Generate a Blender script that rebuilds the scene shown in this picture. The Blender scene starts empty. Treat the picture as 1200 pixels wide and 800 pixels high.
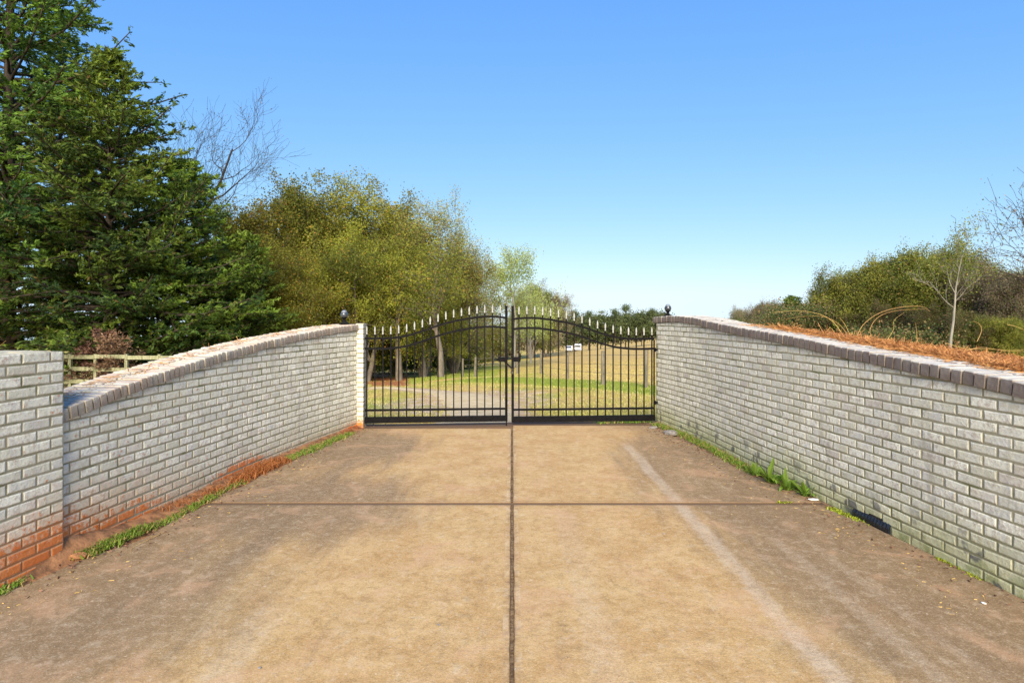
import bpy, math, random
import numpy as np
from mathutils import Vector, Matrix

# ------------------------------------------------------------------ camera, sky, sun, exposure
SC = bpy.context.scene
COL = SC.collection
EYE = 1.6
cam_data = bpy.data.cameras.new("camera")
cam = bpy.data.objects.new("camera", cam_data)
COL.objects.link(cam)
cam.location = (0, 0, EYE)
cam.rotation_euler = (math.radians(90), 0, 0)
cam_data.sensor_width = 36
cam_data.lens = 21.0
cam_data.shift_y = -29 / 1200
cam_data.clip_start = 0.05
cam_data.clip_end = 3000
SC.camera = cam

SUN_EL, SUN_AZ = 30, 181          # azimuth clockwise from +Y: behind the camera, to the right
world = bpy.data.worlds.new("World")
SC.world = world
world.use_nodes = True
wn, wl = world.node_tree.nodes, world.node_tree.links
bg = wn['Background']
sky = wn.new('ShaderNodeTexSky')
sky.sky_type = 'NISHITA'
sky.sun_disc = False
sky.sun_elevation = math.radians(SUN_EL)
sky.sun_rotation = math.radians(SUN_AZ)
sky.altitude = 100
sky.air_density = 0.6
sky.dust_density = 0.9
sky.ozone_density = 3.0
# below the horizon the sky keeps the colour it has at the horizon
tc_ = wn.new('ShaderNodeTexCoord'); sx_ = wn.new('ShaderNodeSeparateXYZ'); mz_ = wn.new('ShaderNodeMath'); cx_ = wn.new('ShaderNodeCombineXYZ')
mz_.operation = 'MAXIMUM'; mz_.inputs[1].default_value = .03
wl.new(tc_.outputs['Generated'], sx_.inputs[0]); wl.new(sx_.outputs[2], mz_.inputs[0])
wl.new(sx_.outputs[0], cx_.inputs[0]); wl.new(sx_.outputs[1], cx_.inputs[1]); wl.new(mz_.outputs[0], cx_.inputs[2]); wl.new(cx_.outputs[0], sky.inputs[0])
# grade each channel of the sky so that it falls off from blue to pale as in the photograph
EXPO = 1.4
sep_ = wn.new('ShaderNodeSeparateColor'); cmb_ = wn.new('ShaderNodeCombineColor')
wl.new(sky.outputs[0], sep_.inputs[0])
for k_, (lv_, ref_, pw_) in enumerate(((.178, .118, .93), (.455, .215, .58), (1.02, .43, .12))):
    a_ = wn.new('ShaderNodeMath'); a_.operation = 'MULTIPLY'; a_.inputs[1].default_value = .15 / ref_
    b_ = wn.new('ShaderNodeMath'); b_.operation = 'POWER'; b_.inputs[1].default_value = pw_
    c_ = wn.new('ShaderNodeMath'); c_.operation = 'MULTIPLY'; c_.inputs[1].default_value = lv_ / (.1 * 2 ** EXPO)
    wl.new(sep_.outputs[k_], a_.inputs[0]); wl.new(a_.outputs[0], b_.inputs[0]); wl.new(b_.outputs[0], c_.inputs[0]); wl.new(c_.outputs[0], cmb_.inputs[k_])
wl.new(cmb_.outputs[0], bg.inputs['Color'])
bg.inputs['Strength'].default_value = 0.1

sd = bpy.data.lights.new("sun", 'SUN')
sd.energy = 3.2
sd.angle = math.radians(40)
sd.color = (1.0, 0.92, 0.78)
sun = bpy.data.objects.new("sun", sd)
COL.objects.link(sun)
az, el = math.radians(SUN_AZ), math.radians(SUN_EL)
sdir = Vector((math.sin(az) * math.cos(el), math.cos(az) * math.cos(el), math.sin(el)))
sun.rotation_euler = sdir.to_track_quat('Z', 'Y').to_euler()

SC.view_settings.view_transform = 'Standard'
SC.view_settings.look = 'None'
SC.view_settings.exposure = EXPO
SC.view_settings.gamma = 1.0
SC.cycles.max_bounces = 6
SC.cycles.transparent_max_bounces = 8

# ------------------------------------------------------------------ node helpers and materials
class NT:
    def __init__(self, name, rough=0.9, spec=0.3):
        self.m = bpy.data.materials.new(name)
        self.m.use_nodes = True
        self.n = self.m.node_tree.nodes
        self.l = self.m.node_tree.links
        self.b = self.n['Principled BSDF']
        self.b.inputs['Roughness'].default_value = rough
        self.b.inputs['Specular IOR Level'].default_value = spec
        self._pos = None
    def new(self, t, **kw):
        o = self.n.new(t)
        for k, v in kw.items(): setattr(o, k, v)
        return o
    def link(self, a, b): self.l.new(a, b)
    def put(self, sock, v):
        if isinstance(v, bpy.types.NodeSocket): self.l.new(v, sock)
        elif isinstance(v, (tuple, list)) and len(v) == 3 and sock.type == 'RGBA': sock.default_value = (*v, 1)
        else: sock.default_value = v
    def pos(self):
        if self._pos is None:
            self._pos = self.new('ShaderNodeNewGeometry').outputs['Position']
        return self._pos
    def math(self, op, a, b=0.0, c=0.0, clamp=False):
        o = self.new('ShaderNodeMath', operation=op); o.use_clamp = clamp
        self.put(o.inputs[0], a); self.put(o.inputs[1], b)
        if op in ('MULTIPLY_ADD', 'SMOOTH_MIN', 'COMPARE'): self.put(o.inputs[2], c)
        return o.outputs[0]
    def scale(self, v, s):
        o = self.new('ShaderNodeVectorMath', operation='MULTIPLY')
        self.put(o.inputs[0], v); o.inputs[1].default_value = s if isinstance(s, (tuple, list)) else (s, s, s)
        return o.outputs[0]
    def noise(self, scale, detail=4, rough=0.55, vec=None, stretch=None, dist=0.0):
        v = vec if vec is not None else self.pos()
        if stretch: v = self.scale(v, stretch)
        o = self.new('ShaderNodeTexNoise')
        o.inputs['Scale'].default_value = scale; o.inputs['Detail'].default_value = detail
        o.inputs['Roughness'].default_value = rough; o.inputs['Distortion'].default_value = dist
        self.l.new(v, o.inputs['Vector'])
        return o.outputs['Fac']
    def ramp(self, fac, lo, hi):
        o = self.new('ShaderNodeMapRange'); o.interpolation_type = 'SMOOTHSTEP'
        self.put(o.inputs['Value'], fac)
        o.inputs['From Min'].default_value = lo; o.inputs['From Max'].default_value = hi
        return o.outputs['Result']
    def mix(self, f, a, b, mode='MIX'):
        o = self.new('ShaderNodeMix', data_type='RGBA', blend_type=mode)
        self.put(o.inputs[0], f); self.put(o.inputs[6], a); self.put(o.inputs[7], b)
        return o.outputs[2]
    def xyz(self, v=None):
        o = self.new('ShaderNodeSeparateXYZ'); self.l.new(v if v is not None else self.pos(), o.inputs[0])
        return o.outputs
    def attr(self, name):
        return self.new('ShaderNodeAttribute', attribute_name=name).outputs
    def rnd(self):
        return self.new('ShaderNodeObjectInfo').outputs['Random']
    def bump(self, h, strength=0.4, dist=0.01):
        o = self.new('ShaderNodeBump'); o.inputs['Strength'].default_value = strength
        o.inputs['Distance'].default_value = dist
        self.l.new(h, o.inputs['Height']); self.l.new(o.outputs[0], self.b.inputs['Normal'])
    def out(self, c, rough=None):
        self.put(self.b.inputs['Base Color'], c)
        if rough is not None: self.put(self.b.inputs['Roughness'], rough)
        return self.m
    def near(self, p, r, power=1.0):
        """1 at point p falling to 0 at distance r"""
        o = self.new('ShaderNodeVectorMath', operation='SUBTRACT'); self.l.new(self.pos(), o.inputs[0]); o.inputs[1].default_value = p
        s = self.scale(o.outputs[0], tuple(1 / k for k in r))
        q = self.new('ShaderNodeVectorMath', operation='LENGTH'); self.l.new(s, q.inputs[0])
        return self.math('SUBTRACT', 1.0, q.outputs['Value'], clamp=True)

def brick_mat(name, side, coping=False, variation=True):
    t = NT(name, 0.92, 0.2)
    per = t.rnd()
    if not variation:
        sp_ = t.new('ShaderNodeSeparateColor'); t.link(t.attr('tone')['Color'], sp_.inputs[0]); per = sp_.outputs[0]
    x, y, z = t.xyz()
    n1 = t.noise(9, 5, 0.6); n2 = t.noise(60, 4, 0.7); n3 = t.noise(2.2, 3); n4 = t.noise(26, 4, .65)
    white = t.mix(per, (.62, .60, .45), (.88, .86, .69))
    cool = t.mix(t.ramp(n1, .45, .7), white, (.70, .68, .58))
    # worn patches where the tan brick shows through the white wash
    wear = t.ramp(t.math('ADD', n4, t.math('MULTIPLY', per, .12)), .58, .76)
    c = t.mix(t.math('MULTIPLY', wear, .5), cool, (.36, .26, .19))
    c = t.mix(t.math('MULTIPLY', t.ramp(n2, .52, .70), .45), c, (.27, .25, .19)); c = t.mix(t.math('MULTIPLY', t.ramp(t.noise(16, 4, .6), .52, .68), .35), c, (.45, .40, .27))
    # a share of the bricks are darker or rosier
    per2 = t.math('FRACT', t.math('MULTIPLY', per, 7.31))
    c = t.mix(t.math('MULTIPLY', t.ramp(per2, .88, 1.0), .35), c, (.42, .33, .26))
    per3 = t.math('FRACT', t.math('MULTIPLY', per, 13.7))
    c = t.mix(t.math('MULTIPLY', t.ramp(per3, .72, 1.0), .28), c, (.36, .36, .35))
    # run-off streaks under the coping
    st = t.noise(5, 4, .6, stretch=(1.6, 1.6, .22))
    c = t.mix(t.math('MULTIPLY', t.ramp(st, .54, .72), .38), c, (.25, .22, .17))
    if coping:
        dk = t.ramp(t.noise(7, 4), .35, .62)
        if side == 'right':
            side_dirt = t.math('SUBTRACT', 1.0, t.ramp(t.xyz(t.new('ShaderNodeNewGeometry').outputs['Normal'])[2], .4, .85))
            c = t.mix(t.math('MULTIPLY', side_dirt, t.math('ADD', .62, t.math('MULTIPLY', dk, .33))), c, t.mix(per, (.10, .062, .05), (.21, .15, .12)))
            top_d = t.ramp(t.noise(14, 4, .6), .45, .75)
            c = t.mix(.55, c, (.30, .28, .27)); c = t.mix(t.math('MULTIPLY', top_d, .5), c, (.18, .13, .10))
        else:
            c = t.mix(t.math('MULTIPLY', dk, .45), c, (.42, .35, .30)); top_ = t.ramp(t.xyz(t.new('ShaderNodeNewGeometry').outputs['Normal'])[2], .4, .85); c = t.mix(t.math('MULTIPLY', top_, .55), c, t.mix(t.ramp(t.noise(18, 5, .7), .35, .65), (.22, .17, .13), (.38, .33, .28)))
            red = t.ramp(t.noise(3.0, 4, .6), .42, .62)
            c = t.mix(t.math('MULTIPLY', red, .32), c, (.45, .25, .15))
    else:
        low = t.math('SUBTRACT', 1.0, t.ramp(t.math('ADD', z, t.math('MULTIPLY', n3, .35)), .12, .62))
        if side == 'right':
            c = t.mix(t.math('MULTIPLY', low, .75), c, (.46, .45, .17))
            mo = t.math('MULTIPLY', t.math('SUBTRACT', 1.0, t.ramp(t.math('ADD', z, t.math('MULTIPLY', n3, .3)), .1, .38)), t.ramp(n1, .45, .66))
            c = t.mix(t.math('MULTIPLY', mo, .75), c, (.17, .20, .04))
            sp = t.math('MULTIPLY', t.math('SUBTRACT', 1.0, t.ramp(z, .1, .35)), t.ramp(t.noise(6, 3, .5), .56, .64))
            c = t.mix(t.math('MULTIPLY', sp, .8), c, (.09, .085, .09))
        else:
            c = t.mix(t.math('MULTIPLY', low, .45), c, (.48, .36, .20))
            foot = t.math('SUBTRACT', 1.0, t.ramp(t.math('ADD', z, t.math('MULTIPLY', n1, .14)), .08, .2))
            c = t.mix(t.math('MULTIPLY', foot, .6), c, (.36, .20, .09))
            ha = t.ramp(t.math('ADD', t.near((-3.0, 4.1, 0), (1.3, 1.7, .62)), t.math('MULTIPLY', t.math('SUBTRACT', n1, .5), .9)), .05, .7)
            c = t.mix(t.math('MULTIPLY', ha, .55), c, (.72, .43, .22))
            for p, r in (((-3.02, 3.75, -.05), (.8, .85, .46)), ((-2.2, 8.55, -.06), (.5, .6, .22)), ((-2.8, 6.1, 0), (.5, .7, .20)), ((-2.95, 4.5, -.08), (.5, .8, .34))):
                k = t.near(p, r)
                k = t.ramp(t.math('ADD', k, t.math('MULTIPLY', t.math('SUBTRACT', n4, .5), 1.3)), .15, .5)
                c = t.mix(t.math('MULTIPLY', k, .9), c, t.mix(n1, (.60, .10, .01), (.70, .24, .045)))
    if not coping:           # mortar smeared over the arrises, also darker in colour to cancel their sunlit glare
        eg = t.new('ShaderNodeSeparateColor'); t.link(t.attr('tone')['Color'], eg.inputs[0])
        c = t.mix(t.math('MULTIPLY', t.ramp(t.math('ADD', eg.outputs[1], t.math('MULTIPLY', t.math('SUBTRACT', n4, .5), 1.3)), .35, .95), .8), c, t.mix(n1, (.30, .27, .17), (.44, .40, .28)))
    else:
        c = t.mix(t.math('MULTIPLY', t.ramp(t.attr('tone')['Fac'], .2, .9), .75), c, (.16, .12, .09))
    h = t.math('ADD', t.math('MULTIPLY', n2, .5), t.math('MULTIPLY', n4, .9))
    t.bump(h, .7, .008)
    return t.out(c)

def mortar_mat(name, side):
    t = NT(name, .97, .1)
    x, y, z = t.xyz()
    n = t.noise(30, 4); n1 = t.noise(4, 3)
    c = t.mix(n, (.25, .225, .14), (.38, .35, .24))
    c = t.mix(t.ramp(n1, .5, .7), c, (.15, .155, .07))
    if side == 'left':
        k = t.ramp(t.near((-3.02, 3.85, .0), (.9, .95, .5)), .1, .5)
        c = t.mix(t.math('MULTIPLY', k, .85), c, (.40, .14, .04))
    else:
        low = t.math('SUBTRACT', 1.0, t.ramp(z, .1, .6))
        c = t.mix(t.math('MULTIPLY', low, .5), c, (.16, .17, .05))
    t.bump(n, .5, .004)
    return t.out(c)

def concrete_mat():
    t = NT("weathered concrete", .93, .2)
    x, y, z = t.xyz()
    big = t.noise(.8, 4, .55); mid = t.noise(3.2, 5, .62); fine = t.noise(22, 5, .7); grit = t.noise(120, 3, .7)
    strk = t.noise(3.0, 5, .62, stretch=(1.6, .35, 1), dist=.4)
    c = t.mix(t.ramp(mid, .32, .7), (.42, .25, .09), (.52, .34, .145))
    c = t.mix(t.math('MULTIPLY', t.ramp(big, .42, .68), .5), c, (.50, .345, .14))
    c = t.mix(t.math('MULTIPLY', t.ramp(fine, .50, .72), .45), c, (.29, .19, .095))
    c = t.mix(t.math('MULTIPLY', t.ramp(t.noise(9, 4, .6), .56, .74), .5), c, (.52, .41, .24))
    # dark weathering beside both walls
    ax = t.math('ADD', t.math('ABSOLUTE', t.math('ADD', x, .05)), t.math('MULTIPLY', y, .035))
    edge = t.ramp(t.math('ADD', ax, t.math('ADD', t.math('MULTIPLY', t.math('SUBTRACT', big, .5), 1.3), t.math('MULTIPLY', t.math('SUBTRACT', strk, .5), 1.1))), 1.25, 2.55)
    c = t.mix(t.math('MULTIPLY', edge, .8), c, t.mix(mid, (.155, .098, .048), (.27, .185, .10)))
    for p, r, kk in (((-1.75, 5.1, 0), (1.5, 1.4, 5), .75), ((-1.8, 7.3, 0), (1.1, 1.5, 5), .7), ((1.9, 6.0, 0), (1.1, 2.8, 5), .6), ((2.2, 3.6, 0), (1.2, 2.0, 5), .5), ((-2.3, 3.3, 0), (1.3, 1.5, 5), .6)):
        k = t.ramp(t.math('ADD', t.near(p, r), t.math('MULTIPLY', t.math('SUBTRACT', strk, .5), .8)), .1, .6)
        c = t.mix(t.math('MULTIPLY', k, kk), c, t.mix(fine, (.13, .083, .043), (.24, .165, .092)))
    s2 = t.noise(5, 6, .7, stretch=(1.0, .22, 1), dist=.7)
    c = t.mix(t.math('MULTIPLY', t.ramp(s2, .54, .70), .4), c, t.mix(.45, c, (.10, .065, .035)))
    c = t.mix(t.math('MULTIPLY', t.ramp(s2, .44, .30), .35), c, t.mix(.5, c, (.62, .50, .33)))
    # pale tracks worn along the drive
    def track(x0, w, amt, c, ylo=-50, yhi=7.7):
        d = t.math('ABSOLUTE', t.math('SUBTRACT', t.math('ADD', x, t.math('ADD', t.math('MULTIPLY', t.math('SUBTRACT', t.noise(.7, 2), .5), .10), t.math('MULTIPLY', t.math('SUBTRACT', fine, .5), .12))), x0))
        k = t.math('SUBTRACT', 1.0, t.ramp(d, w * .35, w))
        k = t.math('MULTIPLY', k, t.math('SUBTRACT', 1.0, t.ramp(y, yhi - .5, yhi)))
        k = t.math('MULTIPLY', k, t.ramp(t.math('ADD', t.math('ADD', mid, strk), t.math('MULTIPLY', fine, .9)), .75, 1.65))
        return t.mix(t.math('MULTIPLY', k, amt), c, (.55, .45, .33))
    c = track(1.43, .085, .45, c); c = track(1.90, .07, .18, c, yhi=4.6); c = track(.43, .12, .15, c, yhi=5.2); c = track(2.12, .05, .12, c, yhi=4.6)
    c = track(-1.30, .14, .2, c, yhi=3.6)
    gr1 = t.noise(85, 3, .8); gr2 = t.noise(190, 2, .8)
    c = t.mix(t.math('MULTIPLY', t.ramp(gr1, .52, .62), .5), c, t.mix(.5, c, (.12, .08, .045)))
    c = t.mix(t.math('MULTIPLY', t.ramp(gr1, .46, .36), .45), c, t.mix(.5, c, (.70, .58, .40)))
    c = t.mix(t.math('MULTIPLY', t.ramp(gr2, .50, .64), .35), c, t.mix(.5, c, (.10, .07, .04)))
    sp1 = t.noise(14, 6, .75, dist=.6); sp2 = t.noise(34, 4, .7)
    c = t.mix(t.math('MULTIPLY', t.ramp(sp1, .50, .66), .42), c, t.mix(.5, c, (.60, .50, .36)))
    c = t.mix(t.math('MULTIPLY', t.ramp(sp1, .50, .36), .55), c, t.mix(.45, c, (.12, .075, .035)))
    c = t.mix(t.math('MULTIPLY', t.ramp(sp2, .54, .70), .5), c, t.mix(.5, c, (.10, .07, .04)))
    c = t.mix(t.math('MULTIPLY', t.ramp(sp2, .46, .30), .4), c, t.mix(.5, c, (.66, .54, .36)))
    pk_ = t.ramp(t.noise(2.4, 4, .6, dist=.8), .50, .68)
    c = t.mix(t.math('MULTIPLY', pk_, .35), c, (.50, .30, .17))
    # dark edge along the joints
    for sx in (x,):
        j = t.math('SUBTRACT', 1.0, t.ramp(t.math('ABSOLUTE', sx), .015, .07))
        c = t.mix(t.math('MULTIPLY', j, t.math('MULTIPLY', t.ramp(fine, .3, .7), .6)), c, (.20, .12, .06))
    lip = t.math('MULTIPLY', t.math('MULTIPLY', t.math('COMPARE', t.math('ABSOLUTE', x), .034, .014), t.ramp(t.noise(5, 5, .7), .45, .62)), .4)
    c = t.mix(lip, c, (.58, .45, .28))
    jy = t.math('SUBTRACT', 1.0, t.ramp(t.math('ABSOLUTE', t.math('SUBTRACT', y, 5.15)), .01, .07))
    c = t.mix(t.math('MULTIPLY', jy, .4), c, (.24, .15, .08))
    spk = t.ramp(t.noise(48, 2, .5), .68, .74)
    c = t.mix(t.math('MULTIPLY', spk, .45), c, (.62, .54, .42))
    c = t.mix(t.math('MULTIPLY', t.ramp(t.noise(75, 2, .5), .66, .74), .5), c, (.10, .07, .05))
    c = t.mix(t.ramp(z, -.001, -.005), c, (.13, .08, .045))
    h = t.math('ADD', t.math('MULTIPLY', grit, .6), t.math('ADD', fine, t.math('MULTIPLY', mid, .8)))
    t.bump(h, .45, .008)
    return t.out(c)

def ground_mat():
    t = NT("meadow ground", .97, .1)
    m = t.attr('mask'); sep = t.new('ShaderNodeSeparateColor'); t.link(m['Color'], sep.inputs[0])
    dirt, green, leaf = sep.outputs
    a = t.noise(.55, 5, .6); b = t.noise(3.5, 5, .65); d = t.noise(18, 4, .7)
    dry = t.mix(t.ramp(b, .3, .7), (.40, .26, .075), (.60, .42, .15))
    gr = t.mix(t.ramp(d, .3, .7), (.17, .22, .022), (.36, .37, .05))
    g = t.ramp(t.math('ADD', green, t.math('ADD', t.math('MULTIPLY', t.math('SUBTRACT', a, .5), 1.1), t.math('MULTIPLY', t.math('SUBTRACT', b, .5), .7))), .3, .7)
    c = t.mix(g, dry, gr)
    lf = t.ramp(t.math('ADD', leaf, t.math('MULTIPLY', t.math('SUBTRACT', b, .5), .9)), .35, .65)
    c = t.mix(lf, c, t.mix(d, (.22, .07, .03), (.42, .18, .07)))
    di = t.ramp(t.math('ADD', dirt, t.math('MULTIPLY', t.math('SUBTRACT', b, .5), .9)), .35, .65)
    c = t.mix(di, c, t.mix(t.ramp(b, .3, .7), (.42, .26, .15), (.56, .42, .30)))
    t.bump(t.math('ADD', d, b), .6, .04)
    return t.out(c)

def simple(name, c1, c2, scale=12, rough=.9, bump=.4, bd=.004, spec=.2, stretch=None):
    t = NT(name, rough, spec)
    n = t.noise(scale, 5, .65, stretch=stretch)
    t.bump(n, bump, bd)
    return t.out(t.mix(t.ramp(n, .3, .7), c1, c2))

def leaf_mat(name, a, b, c=None, trans=.35, csh=.0):
    """colour runs from a to b with the per-leaf tone stored on the mesh"""
    t = NT(name, .65, .25)
    tone = t.attr('tone'); sp = t.new('ShaderNodeSeparateColor'); t.link(tone['Color'], sp.inputs[0])
    col = t.mix(sp.outputs[0], a, b)
    if c: col = t.mix(t.ramp(sp.outputs[1], 1 - csh - .04, 1 - csh + .04), col, c)
    hsv = t.new('ShaderNodeHueSaturation')
    t.put(hsv.inputs['Hue'], t.math('ADD', .485, t.math('MULTIPLY', t.rnd(), .03)))
    t.put(hsv.inputs['Value'], t.math('ADD', .85, t.math('MULTIPLY', t.rnd(), .3)))
    t.link(col, hsv.inputs['Color'])
    col = hsv.outputs[0]
    t.put(t.b.inputs['Base Color'], col)
    tr = t.new('ShaderNodeBsdfTranslucent'); t.link(col, tr.inputs['Color'])
    mx = t.new('ShaderNodeMixShader'); mx.inputs[0].default_value = trans
    t.link(t.b.outputs[0], mx.inputs[1]); t.link(tr.outputs[0], mx.inputs[2])
    t.link(mx.outputs[0], t.n['Material Output'].inputs['Surface'])
    return t.m

M = dict(
    brickL=brick_mat("white washed brick left", 'left'), brickLs=brick_mat("white washed brickwork left", 'left', variation=False),
    brickR=brick_mat("white washed brick right", 'right'), brickRs=brick_mat("white washed brickwork right", 'right', variation=False),
    copL=brick_mat("coping brick left", 'left', True), copR=brick_mat("coping brick right", 'right', True),
    mortarL=mortar_mat("mortar left", 'left'), mortarR=mortar_mat("mortar right", 'right'),
    concrete=concrete_mat(), ground=ground_mat(),
    soil=simple("clay soil", (.15, .075, .035), (.42, .20, .085), 11, bump=.8, bd=.02),
    soilR=simple("soil and moss", (.16, .10, .05), (.34, .22, .12), 14, bump=.8, bd=.02),
    joint=simple("joint dirt", (.16, .095, .05), (.42, .29, .16), 40, bump=.8, bd=.01),
    path=simple("pale gravel path", (.46, .345, .17), (.60, .47, .28), 5, bump=.6, bd=.02),
    iron=simple("black painted iron", (.004, .004, .0045), (.010, .009, .009), 30, rough=.5, bump=.15, bd=.001, spec=.05),
    silver=simple("silver finial paint", (.26, .26, .23), (.38, .38, .34), 30, rough=.45, bump=.1, bd=.001),
    rust=simple("chain steel", (.03, .028, .027), (.08, .06, .05), 60, rough=.5, bump=.2, bd=.001),
    glass=simple("smoked lamp glass", (.02, .025, .03), (.05, .06, .07), 8, rough=.08, bump=0, spec=.8),
    glass_top=simple("pale lamp lens", (.10, .12, .14), (.2, .22, .25), 8, rough=.15, bump=0, spec=.8),
    plastic=simple("black drain plastic", (.008, .010, .014), (.02, .025, .032), 20, rough=.35, bump=.1, spec=.5),
    wood=simple("weathered fence wood", (.15, .155, .08), (.32, .31, .19), 14, bump=.4, stretch=(1, 1, .2)),
    post=simple("grey post wood", (.10, .09, .06), (.20, .17, .12), 14, bump=.4, stretch=(1, 1, .15)),
    bark=simple("grey brown bark", (.085, .07, .052), (.19, .16, .12), 6, bump=.8, bd=.03, stretch=(1, 1, .3)),
    bark_dark=simple("dark bark", (.03, .024, .018), (.075, .058, .042), 6, bump=.8, bd=.03, stretch=(1, 1, .3)),
    bark_pale=simple("pale grey bark", (.15, .145, .12), (.28, .265, .22), 6, bump=.6, bd=.02, stretch=(1, 1, .3)),
    stone=simple("grey stone", (.16, .14, .12), (.32, .29, .25), 25),
    carwhite=simple("white vehicle paint", (.75, .76, .78), (.82, .83, .84), 3, rough=.3, bump=0, spec=.6),
    tyre=simple("dark rubber", (.01, .01, .01), (.03, .03, .03), 3),
    wire=simple("fence wire", (.10, .09, .08), (.2, .18, .16), 3),
    litter=simple("white litter", (.7, .68, .62), (.8, .78, .72), 9),
    straw=leaf_mat("pine straw", (.25, .085, .026), (.58, .28, .10), None, .15),
    cane=leaf_mat("dry cane", (.46, .27, .07), (.66, .44, .16), None, .1),
    cedar=leaf_mat("cedar foliage", (.022, .058, .012), (.165, .265, .026), (.18, .12, .04), .3, .03),
    deadcedar=leaf_mat("dead cedar foliage", (.11, .055, .032), (.26, .145, .09), None, .2),
    olive=leaf_mat("olive autumn foliage", (.085, .095, .014), (.29, .285, .033), (.40, .19, .04), .4, .04),
    bronze=leaf_mat("sparse bronze foliage", (.15, .125, .04), (.33, .26, .07), (.22, .30, .05), .4, .25),
    pale=leaf_mat("pale green foliage", (.19, .24, .06), (.42, .44, .14), None, .45),
    green=leaf_mat("dark green foliage", (.045, .080, .016), (.15, .19, .03), None, .35),
    mixed=leaf_mat("olive green foliage", (.09, .12, .018), (.27, .28, .04), (.28, .19, .06), .35, .08),
    thicket=leaf_mat("dark thicket foliage", (.030, .045, .014), (.13, .15, .035), (.22, .14, .07), .3, .28),  # darker olive foliage with a share of brown leaves
    pine=leaf_mat("far pine foliage", (.045, .07, .025), (.13, .16, .05), None, .25),
    browntree=leaf_mat("brown winter foliage", (.14, .11, .07), (.30, .23, .14), (.13, .15, .04), .3, .3),
    grass=leaf_mat("meadow grass", (.20, .24, .03), (.58, .45, .14), (.66, .56, .28), .4, .12),
    weed=leaf_mat("bright weed", (.07, .16, .015), (.26, .38, .05), (.48, .34, .13), .4, .22),
    redweed=leaf_mat("red dead weed", (.28, .08, .02), (.48, .20, .06), None, .3),
    moss=leaf_mat("yellow green moss", (.20, .28, .02), (.42, .48, .04), None, .3),
)

# ------------------------------------------------------------------ object helpers
rng = np.random.default_rng(7)
R = random.Random(11)

def mesh_np(name, verts, faces, mat, tone=None, smooth=False):
    """faces: int array (n,3) or (n,4), or a list of index tuples"""
    me = bpy.data.meshes.new(name)
    verts = np.asarray(verts, dtype=np.float32)
    if isinstance(faces, np.ndarray):
        n, k = faces.shape
        me.vertices.add(len(verts)); me.vertices.foreach_set('co', verts.ravel())
        me.loops.add(n * k); me.loops.foreach_set('vertex_index', faces.astype(np.int32).ravel())
        me.polygons.add(n); me.polygons.foreach_set('loop_start', np.arange(0, n * k, k, dtype=np.int32))
        me.update(calc_edges=True)
    else:
        me.from_pydata([tuple(map(float, v)) for v in verts], [], faces)
        me.update()
    if mat: me.materials.append(mat)
    if tone is not None:
        at = me.color_attributes.new(tone[0], 'FLOAT_COLOR', 'POINT')
        at.data.foreach_set('color', np.asarray(tone[1], dtype=np.float32).ravel())
    if smooth: me.polygons.foreach_set('use_smooth', np.ones(len(me.polygons), dtype=bool))
    return me

def link(name, data, parent=None, loc=None, rot=None):
    o = bpy.data.objects.new(name, data)
    COL.objects.link(o)
    if parent: o.parent = parent
    if loc is not None: o.location = loc
    if rot is not None: o.rotation_euler = rot
    return o

def thing(name, label, cat, loc=(0, 0, 0), rz=0.0, group=None):
    o = link(name, None, None, loc, (0, 0, rz))
    tag(o, label, cat, group)
    return o

def tag(o, label=None, cat=None, group=None, kind=None):
    if label: o['label'] = label
    if cat: o['category'] = cat
    if group: o['group'] = group
    if kind: o['kind'] = kind
    return o

def copy_tree(o, parent=None):
    c = o.copy(); COL.objects.link(c); c.parent = parent
    for ch in list(o.children): copy_tree(ch, c)
    return c

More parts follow.
